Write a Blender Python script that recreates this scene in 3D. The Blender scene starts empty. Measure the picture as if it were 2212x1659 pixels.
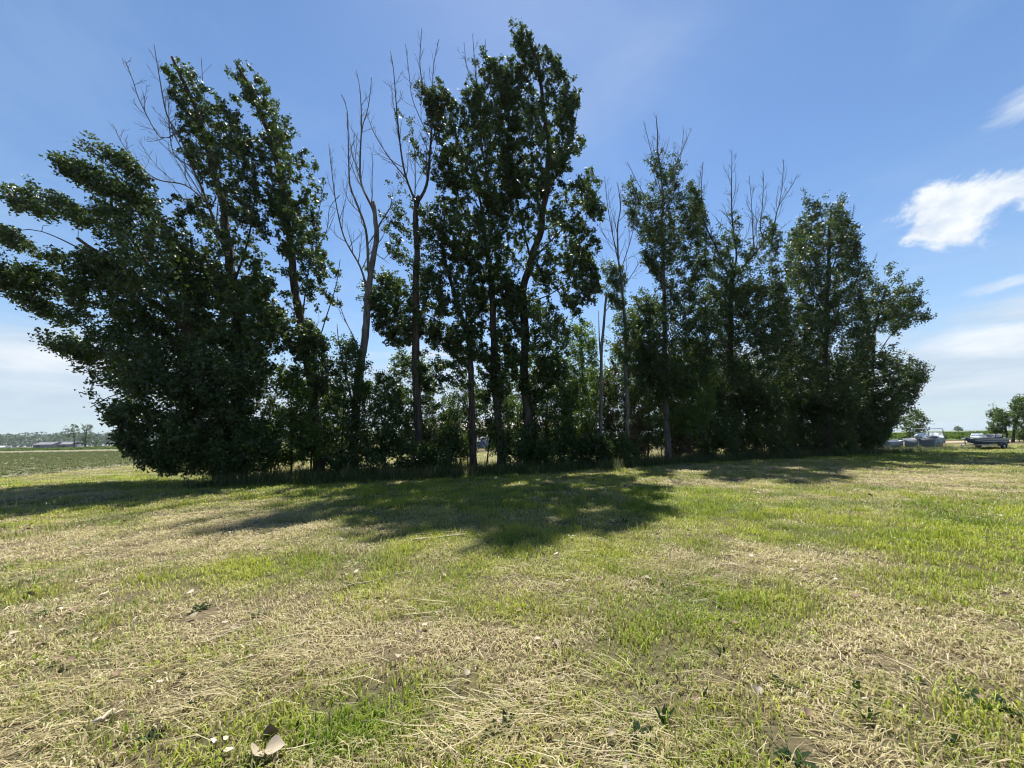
import bpy, math, random
import numpy as np
from mathutils import Vector, Matrix

SC = bpy.context.scene
COL = SC.collection
R = math.radians

# ------------------------------------------------------------------ camera
CAMH = 1.6
FPX, CX, CY = 833.0, 1106.0, 829.5          # focal length and centre, in a 2212 px wide reading of the photo
PITCH, ROLL = R(8.0), R(1.0)
cam_d = bpy.data.cameras.new('camera')
cam = bpy.data.objects.new('camera', cam_d)
COL.objects.link(cam)
cam_d.sensor_width = 36.0
cam_d.lens = 36.0 * FPX / 2212.0
cam_d.clip_start = 0.05
cam_d.clip_end = 12000
FW = np.array([0, math.cos(PITCH), math.sin(PITCH)])
_r0 = np.array([1.0, 0, 0]); _u0 = np.cross(_r0, FW)
RT = _r0 * math.cos(ROLL) - _u0 * math.sin(ROLL)
UP = _u0 * math.cos(ROLL) + _r0 * math.sin(ROLL)
cam.matrix_world = Matrix(((RT[0], UP[0], -FW[0], 0), (RT[1], UP[1], -FW[1], 0), (RT[2], UP[2], -FW[2], CAMH), (0, 0, 0, 1)))
SC.camera = cam

# ------------------------------------------------------------------ sun and sky
SUN_AZ, SUN_EL = R(4.0), R(61.3)             # azimuth to the right of +Y
sd = np.array([math.sin(SUN_AZ) * math.cos(SUN_EL), math.cos(SUN_AZ) * math.cos(SUN_EL), math.sin(SUN_EL)])
sun_d = bpy.data.lights.new('sun', 'SUN')
sun_d.energy = 5.0
sun_d.angle = R(0.53)
sun_d.color = (1.0, 0.955, 0.88)
sun = bpy.data.objects.new('sun', sun_d)
COL.objects.link(sun)
sun.rotation_euler = Vector(-sd).to_track_quat('-Z', 'Y').to_euler()
sun.location = (0, 0, 60)
SKY_STRENGTH = 0.078
EXPOSURE = 1.05
SC.view_settings.view_transform = 'Standard'
SC.view_settings.look = 'None'
SC.view_settings.exposure = EXPOSURE
SC.view_settings.gamma = 1.0
SC.view_settings.use_curve_mapping = False
try:
    SC.cycles.use_denoising = True
    SC.cycles.max_bounces = 5
    SC.cycles.transparent_max_bounces = 8
    SC.cycles.volume_bounces = 0
    SC.cycles.filter_width = 1.15
    SC.cycles.use_adaptive_sampling = True
    SC.cycles.adaptive_threshold = 0.02
except Exception:
    pass


def pix_dir(px, py):
    d = RT * ((px - CX) / FPX) - UP * ((py - CY) / FPX) + FW
    return d


def at(px, py, depth):
    """point seen at pixel (px,py) standing at world distance y = depth"""
    d = pix_dir(px, py)
    t = depth / d[1]
    return np.array([d[0] * t, depth, CAMH + d[2] * t])


def on_ground(px, py, z=0.0):
    d = pix_dir(px, py)
    t = (z - CAMH) / d[2]
    return np.array([d[0] * t, d[1] * t, z])


def ground_at(px, depth):
    """ground point standing at world distance depth under image column px"""
    py = 950.0
    for _ in range(12):
        p = at(px, py, depth)
        py += p[2] / depth * FPX
    p = at(px, py, depth); p[2] = 0
    return p


def to_px(P):
    Q = P - np.array([0, 0, CAMH])
    zc = Q @ FW
    zc = np.where(np.abs(zc) < 1e-3, 1e-3, zc)
    return CX + FPX * (Q @ RT) / zc, CY - FPX * (Q @ UP) / zc, zc


# world ---------------------------------------------------------------
world = bpy.data.worlds.new('World')
SC.world = world
world.use_nodes = True
wn, wl = world.node_tree.nodes, world.node_tree.links
wn.clear()


def N(nodes, t, **kw):
    n = nodes.new(t)
    for k, v in kw.items():
        setattr(n, k, v)
    return n


def setin(n, **kw):
    for k, v in kw.items():
        n.inputs[k.replace('_', ' ')].default_value = v
    return n


w_out = N(wn, 'ShaderNodeOutputWorld')
w_bg = N(wn, 'ShaderNodeBackground')
w_bg.inputs['Strength'].default_value = SKY_STRENGTH
sky = N(wn, 'ShaderNodeTexSky')
sky.sky_type = 'NISHITA'
sky.sun_disc = False
sky.sun_elevation = SUN_EL
sky.sun_rotation = SUN_AZ
sky.altitude = 300
sky.air_density = 1.0
sky.dust_density = 0.12
sky.ozone_density = 2.0


def wmath(op, a, b=None, c=None, clamp=False):
    n = N(wn, 'ShaderNodeMath', operation=op, use_clamp=clamp)
    for i, v in enumerate((a, b, c)):
        if v is None:
            continue
        if isinstance(v, (int, float)):
            n.inputs[i].default_value = v
        else:
            wl.new(v, n.inputs[i])
    return n.outputs[0]


def wdot(vec, const):
    n = N(wn, 'ShaderNodeVectorMath', operation='DOT_PRODUCT')
    wl.new(vec, n.inputs[0])
    n.inputs[1].default_value = tuple(float(x) for x in const)
    return n.outputs['Value']


def wsmooth(v, lo, hi):
    n = N(wn, 'ShaderNodeMapRange', interpolation_type='SMOOTHSTEP')
    wl.new(v, n.inputs['Value'])
    n.inputs['From Min'].default_value = lo
    n.inputs['From Max'].default_value = hi
    return n.outputs['Result']


def wcomb(x, y, z):
    n = N(wn, 'ShaderNodeCombineXYZ')
    for i, v in enumerate((x, y, z)):
        if isinstance(v, (int, float)):
            n.inputs[i].default_value = v
        else:
            wl.new(v, n.inputs[i])
    return n.outputs[0]


def wnoise(vec, scale, detail=6, rough=0.55, dist=0.0):
    n = N(wn, 'ShaderNodeTexNoise')
    wl.new(vec, n.inputs['Vector'])
    n.inputs['Scale'].default_value = scale
    n.inputs['Detail'].default_value = detail
    n.inputs['Roughness'].default_value = rough
    n.inputs['Distortion'].default_value = dist
    return n.outputs['Fac']


w_tc = N(wn, 'ShaderNodeTexCoord')
DIR = w_tc.outputs['Generated']
w_sep = N(wn, 'ShaderNodeSeparateXYZ')
wl.new(DIR, w_sep.inputs[0])
dx_, dy_, dz_ = w_sep.outputs
dzc = wmath('MAXIMUM', dz_, 0.03)
plane = wcomb(wmath('DIVIDE', dx_, dzc), wmath('DIVIDE', dy_, dzc), 0.0)

cloud_masks = []


def cloud_blob(px, py, ru, rv, seed, tilt=0.0, nscale=9.0, lo=0.35, hi=0.75, amp=1.0, stretch=2.0):
    """a cloud round the sky direction of one point, ragged by noise"""
    d = pix_dir(px, py); d = d / np.linalg.norm(d)
    e = np.cross(d, (0, 0, 1.0)); e /= np.linalg.norm(e)
    u = np.cross(e, d)
    e2 = e * math.cos(tilt) + u * math.sin(tilt)
    u2 = -e * math.sin(tilt) + u * math.cos(tilt)
    a, b, f = wdot(DIR, e2), wdot(DIR, u2), wdot(DIR, d)
    nv = wcomb(wmath('MULTIPLY', a, 1.0 / stretch), b, float(seed))
    n1 = wnoise(nv, nscale, 7, 0.6, 0.4)
    r2 = wmath('ADD', wmath('POWER', wmath('DIVIDE', wmath('ABSOLUTE', a), ru), 2.0), wmath('POWER', wmath('DIVIDE', wmath('ABSOLUTE', b), rv), 2.0))
    core = wmath('SUBTRACT', 1.0, wmath('SQRT', r2))
    val = wmath('ADD', core, wmath('MULTIPLY', wmath('SUBTRACT', n1, 0.5), 2.6))
    m = wsmooth(val, lo, hi)
    m = wmath('MULTIPLY', m, wsmooth(f, 0.5, 0.6))
    m = wmath('MULTIPLY', m, amp)
    # inside shade
    n2 = wnoise(nv, nscale * 1.3, 5, 0.6)
    cloud_masks.append((m, n2))
# CLOUDS
cloud_blob(2118, 434, 0.108, 0.058, 3.1, tilt=-0.05, nscale=14, lo=0.0, hi=0.45, stretch=1.3)
cloud_blob(40, 775, 0.17, 0.040, 12.3, tilt=0.0, nscale=11, lo=0.0, hi=0.9, amp=0.75, stretch=3.0)
cloud_blob(2110, 742, 0.16, 0.030, 15.1, tilt=0.02, nscale=12, lo=0.0, hi=0.8, amp=0.75, stretch=3.0)
cloud_blob(2215, 225, 0.055, 0.030, 7.7, tilt=0.3, nscale=16, lo=0.1, hi=1.0, amp=0.8)
cloud_blob(2190, 610, 0.065, 0.012, 9.3, tilt=0.05, nscale=22, lo=0.1, hi=1.0, amp=0.55)
cloud_blob(1350, 120, 0.22, 0.10, 4.4, tilt=0.5, nscale=5, lo=-0.3, hi=1.6, amp=0.16)

# cloud bank low over the horizon, all the way round
bank_v = wcomb(wmath('MULTIPLY', wmath('ARCTAN2', dx_, dy_), 1.0), wmath('MULTIPLY', dz_, 5.5), 2.2)
bank_n = wnoise(bank_v, 2.6, 7, 0.6, 0.3)
bank_h = wmath('SUBTRACT', 1.0, wmath('DIVIDE', wmath('ABSOLUTE', wmath('SUBTRACT', dz_, 0.10)), 0.17))
bank = wsmooth(wmath('ADD', wmath('MULTIPLY', bank_h, 0.50), bank_n), 0.66, 0.92)
bank = wmath('MULTIPLY', bank, 0.80)
# thin high veil
veil_n = wnoise(plane, 1.1, 6, 0.6, 0.6)
veil = wmath('MULTIPLY', wsmooth(veil_n, 0.42, 0.85), 0.30)

col = sky.outputs['Color']
w_hsv = N(wn, 'ShaderNodeHueSaturation')
w_hsv.inputs['Saturation'].default_value = 1.1
w_hsv.inputs['Value'].default_value = 1.0
wl.new(col, w_hsv.inputs['Color'])
col = w_hsv.outputs['Color']


def wmix(fac, a, b):
    n = N(wn, 'ShaderNodeMix', data_type='RGBA')
    wl.new(fac, n.inputs[0])
    for i, v in ((6, a), (7, b)):
        if isinstance(v, tuple):
            n.inputs[i].default_value = v
        else:
            wl.new(v, n.inputs[i])
    return n.outputs[2]


col = wmix(veil, col, (3.4, 4.6, 6.0, 1))
hz = wmath('POWER', wmath('SUBTRACT', 1.0, wmath('MINIMUM', wmath('MAXIMUM', dz_, 0.0), 1.0)), 6.0)   # milky air towards the horizon
col = wmix(wmath('MULTIPLY', hz, 0.96), col, (3.25, 4.1, 4.75, 1))
bankcol = wmix(wsmooth(bank_n, 0.45, 0.8), (3.6, 4.3, 5.1, 1), (5.4, 5.7, 6.0, 1))
col = wmix(bank, col, bankcol)
for m, n2 in cloud_masks:
    cc = wmix(wsmooth(n2, 0.35, 0.62), (4.4, 5.0, 5.8, 1), (6.2, 6.4, 6.6, 1))
    col = wmix(m, col, cc)
wl.new(col, w_bg.inputs['Color'])
wl.new(w_bg.outputs[0], w_out.inputs['Surface'])

# ------------------------------------------------------------------ numpy helpers
rng0 = np.random.default_rng(11)
_NT = rng0.random((64, 64, 64)).astype(np.float32)


def vnoise(P, scale=1.0, off=0.0):
    Q = np.asarray(P, dtype=float) / scale + off
    i = np.floor(Q).astype(int); f = Q - i
    f = f * f * (3 - 2 * f)
    i0 = i % 64; i1 = (i + 1) % 64
    def g(a, b, c): return _NT[a, b, c]
    x0, y0, z0 = i0.T; x1, y1, z1 = i1.T
    fx, fy, fz = f.T
    a = g(x0, y0, z0) * (1 - fx) + g(x1, y0, z0) * fx
    b = g(x0, y1, z0) * (1 - fx) + g(x1, y1, z0) * fx
    c = g(x0, y0, z1) * (1 - fx) + g(x1, y0, z1) * fx
    d = g(x0, y1, z1) * (1 - fx) + g(x1, y1, z1) * fx
    return (a * (1 - fy) + b * fy) * (1 - fz) + (c * (1 - fy) + d * fy) * fz


def fbm2(x, y, scale, octs=4, off=0.0):
    x = np.asarray(x, float).ravel(); y = np.asarray(y, float).ravel()
    s = 0; a = 0.5; tot = 0
    for o in range(octs):
        s = s + a * vnoise(np.stack([x, y, np.full_like(x, 3.3 + o * 7.1)], 1), scale / 2 ** o, off + o * 13.7)
        tot += a; a *= 0.5
    return s / tot


def unit(v):
    return v / np.maximum(np.linalg.norm(v, axis=-1, keepdims=True), 1e-9)


def mesh_from(name, V, quads=None, tris=None, smooth=False, attrs=None):
    me = bpy.data.meshes.new(name)
    V = np.ascontiguousarray(V, dtype=np.float32)
    me.vertices.add(len(V))
    me.vertices.foreach_set('co', V.ravel())
    nq = 0 if quads is None else len(quads)
    nt = 0 if tris is None else len(tris)
    loops = []
    starts = []
    if nq:
        loops.append(np.asarray(quads, np.int32).ravel()); starts.append(np.arange(nq) * 4)
    if nt:
        loops.append(np.asarray(tris, np.int32).ravel()); starts.append(nq * 4 + np.arange(nt) * 3)
    loops = np.concatenate(loops).astype(np.int32); starts = np.concatenate(starts).astype(np.int32)
    me.loops.add(len(loops)); me.loops.foreach_set('vertex_index', loops)
    me.polygons.add(len(starts)); me.polygons.foreach_set('loop_start', starts)
    if smooth:
        me.polygons.foreach_set('use_smooth', np.ones(len(starts), dtype=bool))
    if attrs:
        for k, a in attrs.items():
            at_ = me.attributes.new(k, 'FLOAT', 'POINT')
            at_.data.foreach_set('value', np.ascontiguousarray(a, dtype=np.float32))
    me.update(calc_edges=True)
    return me


def link(name, me, mat=None, parent=None, loc=None):
    o = bpy.data.objects.new(name, me)
    COL.objects.link(o)
    if mat is not None:
        for m in (mat if isinstance(mat, (list, tuple)) else [mat]):
            me.materials.append(m)
    if parent is not None:
        o.parent = parent
    if loc is not None:
        o.location = loc
    return o


def tag(o, label=None, cat=None, group=None, kind=None):
    if label: o['label'] = label
    if cat: o['category'] = cat
    if group: o['group'] = group
    if kind: o['kind'] = kind
    return o


def empty(name, loc, rz=0.0):
    o = bpy.data.objects.new(name, None)
    COL.objects.link(o)
    o.location = tuple(float(v) for v in loc)
    o.rotation_euler = (0, 0, rz)
    o.empty_display_size = 0.2
    return o


class MB:
    """collects shapes as one mesh"""
    def __init__(self):
        self.v = []; self.q = []; self.t = []; self.n = 0

    def add(self, V, quads=(), tris=()):
        V = np.asarray(V, float)
        self.v.append(V)
        if len(quads): self.q.append(np.asarray(quads, int) + self.n)
        if len(tris): self.t.append(np.asarray(tris, int) + self.n)
        self.n += len(V)
        return self

    def box(self, c, s, bev=0.0, rot=None):
        c = np.array(c, float); s = np.array(s, float) / 2
        b = min(bev, 0.45 * s.min() * 2)
        # bevelled box = three nested corner points per corner
        pts = []; idx = {}
        for i, sx in enumerate((-1, 1)):
            for j, sy in enumerate((-1, 1)):
                for k, sz in enumerate((-1, 1)):
                    sg = np.array((sx, sy, sz))
                    for a in range(3):
                        p = sg * (s - b); p[a] = sg[a] * s[a]
                        idx[(i, j, k, a)] = len(pts); pts.append(p)
        q, t = [], []
        for a in range(3):
            o1, o2 = [(1, 2), (0, 2), (0, 1)][a]
            for e in (0, 1):
                f = []
                for (m, n) in ((0, 0), (1, 0), (1, 1), (0, 1)):
                    key = [0, 0, 0]; key[a] = e; key[o1] = m; key[o2] = n
                    f.append(idx[(*key, a)])
                q.append(f)
            # edges parallel to axis a
            for m in (0, 1):
                for n in (0, 1):
                    k0 = [0, 0, 0]; k0[o1] = m; k0[o2] = n; k1 = list(k0); k1[a] = 1
                    q.append([idx[(*k0, o1)], idx[(*k1, o1)], idx[(*k1, o2)], idx[(*k0, o2)]])
        for i in (0, 1):
            for j in (0, 1):
                for k in (0, 1):
                    t.append([idx[(i, j, k, a)] for a in range(3)])
        P = np.array(pts)
        if rot is not None:
            P = P @ np.array(rot).T
        return self.add(P + c, q, t)

    def tube(self, pts, rad, sides=8, cap=True, squash=None):
        pts = np.asarray(pts, float); n = len(pts)
        rad = np.broadcast_to(np.asarray(rad, float), (n,))
        tan = np.gradient(pts, axis=0); tan = unit(tan)
        ref = np.array([0.31, 0.17, 0.93]) if abs(tan[:, 2]).mean() < 0.8 else np.array([0.93, 0.31, 0.17])
        a = unit(np.cross(tan, ref)); b = np.cross(tan, a)
        th = np.linspace(0, 2 * np.pi, sides, endpoint=False)
        ring = pts[:, None, :] + rad[:, None, None] * (np.cos(th)[None, :, None] * a[:, None, :] + np.sin(th)[None, :, None] * b[:, None, :])
        V = ring.reshape(-1, 3)
        i = np.arange(n - 1)[:, None] * sides; j = np.arange(sides)[None, :]; j2 = (j + 1) % sides
        Q = np.stack([i + j, i + j2, i + sides + j2, i + sides + j], -1).reshape(-1, 4)
        T = []
        if cap:
            V = np.concatenate([V, pts[:1], pts[-1:]])
            c0, c1 = n * sides, n * sides + 1
            T = [[c0, (k + 1) % sides, k] for k in range(sides)] + [[c1, (n - 1) * sides + k, (n - 1) * sides + (k + 1) % sides] for k in range(sides)]
        return self.add(V, Q, T)

    def build(self, name, mat, parent=None, smooth=False, loc=None):
        V = np.concatenate(self.v)
        q = np.concatenate(self.q) if self.q else None
        t = np.concatenate(self.t) if self.t else None
        return link(name, mesh_from(name, V, q, t, smooth), mat, parent, loc)


# ------------------------------------------------------------------ materials
def new_mat(name):
    m = bpy.data.materials.new(name)
    m.use_nodes = True
    nt = m.node_tree
    b = nt.nodes['Principled BSDF']
    return m, nt.nodes, nt.links, b


def simple(name, c, rough=0.6, metal=0.0, var=0.15, scale=6.0, spec=0.4, bump=0.0):
    m, n, l, b = new_mat(name)
    tc = n.new('ShaderNodeTexCoord')
    no = n.new('ShaderNodeTexNoise'); no.inputs['Scale'].default_value = scale; no.inputs['Detail'].default_value = 8
    l.new(tc.outputs['Object'], no.inputs['Vector'])
    mx = n.new('ShaderNodeMix'); mx.data_type = 'RGBA'
    mx.inputs[6].default_value = (*[x * (1 - var) for x in c], 1)
    mx.inputs[7].default_value = (*[min(1, x * (1 + var)) for x in c], 1)
    l.new(no.outputs['Fac'], mx.inputs[0])
    l.new(mx.outputs[2], b.inputs['Base Color'])
    b.inputs['Roughness'].default_value = rough
    b.inputs['Metallic'].default_value = metal
    b.inputs['Specular IOR Level'].default_value = spec
    if bump:
        bp = n.new('ShaderNodeBump'); bp.inputs['Strength'].default_value = bump; bp.inputs['Distance'].default_value = 0.02
        l.new(no.outputs['Fac'], bp.inputs['Height']); l.new(bp.outputs[0], b.inputs['Normal'])
    return m


def leaf_material(name, dark, light, trans, tw=0.35, rough=0.42, attr='lv', spec=0.5):
    m, n, l, b = new_mat(name)
    out = n['Material Output']
    a = n.new('ShaderNodeAttribute'); a.attribute_name = attr
    mx = n.new('ShaderNodeMix'); mx.data_type = 'RGBA'
    mx.inputs[6].default_value = (*dark, 1); mx.inputs[7].default_value = (*light, 1)
    l.new(a.outputs['Fac'], mx.inputs[0]); l.new(mx.outputs[2], b.inputs['Base Color'])
    b.inputs['Roughness'].default_value = rough
    b.inputs['Specular IOR Level'].default_value = spec
    tr = n.new('ShaderNodeBsdfTranslucent')
    mt = n.new('ShaderNodeMix'); mt.data_type = 'RGBA'; mt.blend_type = 'MULTIPLY'; mt.inputs[0].default_value = 1.0
    hs = n.new('ShaderNodeMapRange'); hs.inputs['To Min'].default_value = 0.6; hs.inputs['To Max'].default_value = 1.3
    l.new(a.outputs['Fac'], hs.inputs['Value'])
    mt.inputs[6].default_value = (*trans, 1); l.new(hs.outputs[0], mt.inputs[7]); l.new(mt.outputs[2], tr.inputs['Color'])
    ms = n.new('ShaderNodeMixShader'); ms.inputs[0].default_value = tw
    l.new(b.outputs[0], ms.inputs[1]); l.new(tr.outputs[0], ms.inputs[2]); l.new(ms.outputs[0], out.inputs['Surface'])
    return m


def bark_material(name, c1, c2, scale=9.0):
    m, n, l, b = new_mat(name)
    tc = n.new('ShaderNodeTexCoord')
    mp = n.new('ShaderNodeMapping'); mp.inputs['Scale'].default_value = (1, 1, 0.16)
    l.new(tc.outputs['Object'], mp.inputs['Vector'])
    no = n.new('ShaderNodeTexNoise'); no.inputs['Scale'].default_value = scale; no.inputs['Detail'].default_value = 9; no.inputs['Roughness'].default_value = 0.65
    l.new(mp.outputs[0], no.inputs['Vector'])
    cr = n.new('ShaderNodeValToRGB')
    cr.color_ramp.elements[0].position = 0.35; cr.color_ramp.elements[0].color = (*c1, 1)
    cr.color_ramp.elements[1].position = 0.65; cr.color_ramp.elements[1].color = (*c2, 1)
    l.new(no.outputs['Fac'], cr.inputs[0]); l.new(cr.outputs[0], b.inputs['Base Color'])
    bp = n.new('ShaderNodeBump'); bp.inputs['Strength'].default_value = 0.8; bp.inputs['Distance'].default_value = 0.03
    l.new(no.outputs['Fac'], bp.inputs['Height']); l.new(bp.outputs[0], b.inputs['Normal'])
    b.inputs['Roughness'].default_value = 0.9
    b.inputs['Specular IOR Level'].default_value = 0.2
    return m


M = {}
M['poplar'] = leaf_material('poplar_leaf', (0.012, 0.028, 0.009), (0.056, 0.092, 0.025), (0.11, 0.18, 0.022), 0.24, 0.48, spec=.4)
M['poplar_pale'] = leaf_material('poplar_leaf_pale', (0.015, 0.034, 0.012), (0.058, 0.092, 0.030), (0.11, 0.18, 0.03), 0.25, 0.6, spec=.3)
M['shrub'] = leaf_material('shrub_leaf', (0.015, 0.034, 0.009), (0.045, 0.085, 0.018), (0.13, 0.22, 0.025), 0.32, 0.45)
M['shrub_bright'] = leaf_material('shrub_leaf_bright', (0.035, 0.070, 0.012), (0.085, 0.140, 0.025), (0.20, 0.32, 0.03), 0.40, 0.45)
M['brown_leaf'] = leaf_material('withered_leaf', (0.05, 0.025, 0.012), (0.12, 0.06, 0.025), (0.18, 0.09, 0.03), 0.25, 0.7)
M['far_leaf'] = leaf_material('far_leaf', (0.030, 0.060, 0.022), (0.070, 0.115, 0.040), (0.10, 0.16, 0.04), 0.25, 0.6)
M['bark'] = bark_material('poplar_bark', (0.022, 0.018, 0.015), (0.095, 0.078, 0.062))
M['bark_dead'] = bark_material('dead_bark', (0.06, 0.055, 0.05), (0.19, 0.175, 0.158))
M['twig'] = bark_material('twig_bark', (0.05, 0.038, 0.03), (0.13, 0.10, 0.08), 14)
M['brush'] = bark_material('brush_bark', (0.035, 0.02, 0.015), (0.10, 0.06, 0.045), 14)


def grass_material(name, attr_type='INSTANCER', tall=False):
    m, n, l, b = new_mat(name)
    out = n['Material Output']
    ad = n.new('ShaderNodeAttribute'); ad.attribute_name = 'dry'; ad.attribute_type = attr_type
    av = n.new('ShaderNodeAttribute'); av.attribute_name = 'lv'
    ar = n.new('ShaderNodeAttribute'); ar.attribute_name = 'rv'; ar.attribute_type = attr_type
    # per blade threshold: dry share
    sm = n.new('ShaderNodeMath'); sm.operation = 'SUBTRACT'; l.new(ad.outputs['Fac'], sm.inputs[0]); l.new(av.outputs['Fac'], sm.inputs[1])
    mr = n.new('ShaderNodeMapRange'); mr.interpolation_type = 'SMOOTHSTEP'
    mr.inputs['From Min'].default_value = -0.36; mr.inputs['From Max'].default_value = 0.36
    l.new(sm.outputs[0], mr.inputs['Value'])
    g = n.new('ShaderNodeMix'); g.data_type = 'RGBA'
    if tall:
        g.inputs[6].default_value = (0.022, 0.050, 0.010, 1); g.inputs[7].default_value = (0.060, 0.105, 0.022, 1)
    else:
        g.inputs[6].default_value = (0.100, 0.190, 0.010, 1); g.inputs[7].default_value = (0.390, 0.440, 0.040, 1)
    l.new(ar.outputs['Fac'], g.inputs[0])
    s = n.new('ShaderNodeMix'); s.data_type = 'RGBA'
    s.inputs[6].default_value = (0.30, 0.235, 0.11, 1); s.inputs[7].default_value = (0.78, 0.68, 0.42, 1)
    l.new(av.outputs['Fac'], s.inputs[0])
    c = n.new('ShaderNodeMix'); c.data_type = 'RGBA'
    l.new(mr.outputs[0], c.inputs[0]); l.new(g.outputs[2], c.inputs[6]); l.new(s.outputs[2], c.inputs[7])
    l.new(c.outputs[2], b.inputs['Base Color'])
    b.inputs['Roughness'].default_value = 0.5; b.inputs['Specular IOR Level'].default_value = 0.35
    tr = n.new('ShaderNodeBsdfTranslucent'); l.new(c.outputs[2], tr.inputs['Color'])
    ms = n.new('ShaderNodeMixShader'); ms.inputs[0].default_value = 0.42
    l.new(b.outputs[0], ms.inputs[1]); l.new(tr.outputs[0], ms.inputs[2]); l.new(ms.outputs[0], out.inputs['Surface'])
    return m


M['grass'] = grass_material('grass_blade')
M['tall_grass'] = grass_material('tall_grass_blade', tall=True)

# ------------------------------------------------------------------ layout of the tree row
ROW_X = [300, 510, 690, 900, 1140, 1300, 1440, 1585, 1790, 1900, 2000]
ROW_D = [16.5, 17.0, 18.0, 19.0, 20.3, 22.0, 23.8, 26.0, 29.0, 31.0, 33.0]


def row_depth(px):
    return float(np.interp(px, ROW_X, ROW_D))


_row_pts = np.array([ground_at(x, d) for x, d in zip(ROW_X, ROW_D)])


def row_y(X):
    return np.interp(X, _row_pts[:, 0], _row_pts[:, 1])


# ------------------------------------------------------------------ lawn colour map: where the mown grass is dry
DRY = [(1000, 1400, 420, 75, .42), (560, 1330, 300, 45, .22), (1900, 1410, 260, 85, .40), (200, 1185, 260, 32, .35), (560, 1132, 150, 22, .35), (1720, 1215, 230, 24, .32), (1980, 1035, 220, 16, .25), (1550, 1040, 140, 9, .25), (300, 1500, 330, 50, .25), (1150, 1620, 420, 40, .35), (1900, 1610, 280, 40, .28), (1250, 1265, 160, 22, .22), (120, 1345, 150, 40, .12), (60, 1065, 220, 9, .3)]
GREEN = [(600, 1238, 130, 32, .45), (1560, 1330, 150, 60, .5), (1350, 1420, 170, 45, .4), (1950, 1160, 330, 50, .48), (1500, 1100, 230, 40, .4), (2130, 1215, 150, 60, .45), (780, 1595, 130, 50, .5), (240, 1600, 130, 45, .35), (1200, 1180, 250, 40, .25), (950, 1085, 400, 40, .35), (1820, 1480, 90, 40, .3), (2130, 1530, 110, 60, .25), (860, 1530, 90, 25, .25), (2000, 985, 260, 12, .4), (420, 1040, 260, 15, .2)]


def dry_map(x, y):
    P = np.stack([x, y, np.zeros_like(x)], 1)
    px, py, zc = to_px(P)
    d = 0.60 + (fbm2(x, y, 3.2, 4) - 0.5) * 0.7 + (fbm2(x, y, 0.55, 4, 5.0) - 0.5) * 0.95
    ok = zc > 0.5
    for (cx, cy, rx, ry, a) in DRY:
        d = d + np.where(ok, a * np.exp(-(((px - cx) / rx) ** 2 + ((py - cy) / ry) ** 2)), 0)
    for (cx, cy, rx, ry, a) in GREEN:
        d = d - np.where(ok, a * np.exp(-(((px - cx) / rx) ** 2 + ((py - cy) / ry) ** 2)), 0)
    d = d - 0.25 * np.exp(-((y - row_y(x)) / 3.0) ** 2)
    return np.clip(d, 0.03, 0.97)


# ------------------------------------------------------------------ ground
def ground_z(x, y):
    return (fbm2(x, y, 1.6, 3, 2.0) - 0.5).reshape(np.shape(x)) * 0.05 * np.clip(60 - np.hypot(x, y), 0, 40) / 40


gx = np.concatenate([-np.geomspace(46, 3600, 30)[::-1], np.arange(-45.7, 60.01, 0.35), np.geomspace(60.5, 3600, 30)])
gy = np.concatenate([-np.geomspace(8, 1500, 16)[::-1], np.arange(-7.75, 46.01, 0.35), np.geomspace(46.6, 3900, 40)])
GX, GY = np.meshgrid(gx, gy)
GZ = ground_z(GX, GY)
nxg, nyg = len(gx), len(gy)
ii, jj = np.meshgrid(np.arange(nyg - 1), np.arange(nxg - 1), indexing='ij')
Q = np.stack([ii * nxg + jj, ii * nxg + jj + 1, (ii + 1) * nxg + jj + 1, (ii + 1) * nxg + jj], -1).reshape(-1, 4)
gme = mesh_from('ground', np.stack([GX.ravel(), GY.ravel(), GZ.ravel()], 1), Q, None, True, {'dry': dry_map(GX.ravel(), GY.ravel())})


def ground_material():
    m, n, l, b = new_mat('lawn_soil')
    ad = n.new('ShaderNodeAttribute'); ad.attribute_name = 'dry'
    tc = n.new('ShaderNodeTexCoord')
    no = n.new('ShaderNodeTexNoise'); no.inputs['Scale'].default_value = 26; no.inputs['Detail'].default_value = 10; no.inputs['Roughness'].default_value = 0.7
    l.new(tc.outputs['Object'], no.inputs['Vector'])
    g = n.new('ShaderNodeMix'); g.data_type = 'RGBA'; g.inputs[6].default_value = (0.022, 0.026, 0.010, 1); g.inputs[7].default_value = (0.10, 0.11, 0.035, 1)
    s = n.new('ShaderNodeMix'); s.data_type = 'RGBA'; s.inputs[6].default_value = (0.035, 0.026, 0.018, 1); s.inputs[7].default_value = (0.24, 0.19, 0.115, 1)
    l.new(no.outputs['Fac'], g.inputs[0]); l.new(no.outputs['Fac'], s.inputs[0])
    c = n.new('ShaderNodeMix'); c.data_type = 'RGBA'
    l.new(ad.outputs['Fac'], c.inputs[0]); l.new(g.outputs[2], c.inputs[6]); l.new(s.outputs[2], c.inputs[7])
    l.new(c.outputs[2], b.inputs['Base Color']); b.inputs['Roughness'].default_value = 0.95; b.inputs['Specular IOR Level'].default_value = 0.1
    bp = n.new('ShaderNodeBump'); bp.inputs['Strength'].default_value = 0.7; bp.inputs['Distance'].default_value = 0.04
    l.new(no.outputs['Fac'], bp.inputs['Height']); l.new(bp.outputs[0], b.inputs['Normal'])
    return m


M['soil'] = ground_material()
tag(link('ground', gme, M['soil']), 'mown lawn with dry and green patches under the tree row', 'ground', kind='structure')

# ------------------------------------------------------------------ scattered blades (geometry nodes on point meshes)
PROTO = {}


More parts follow.
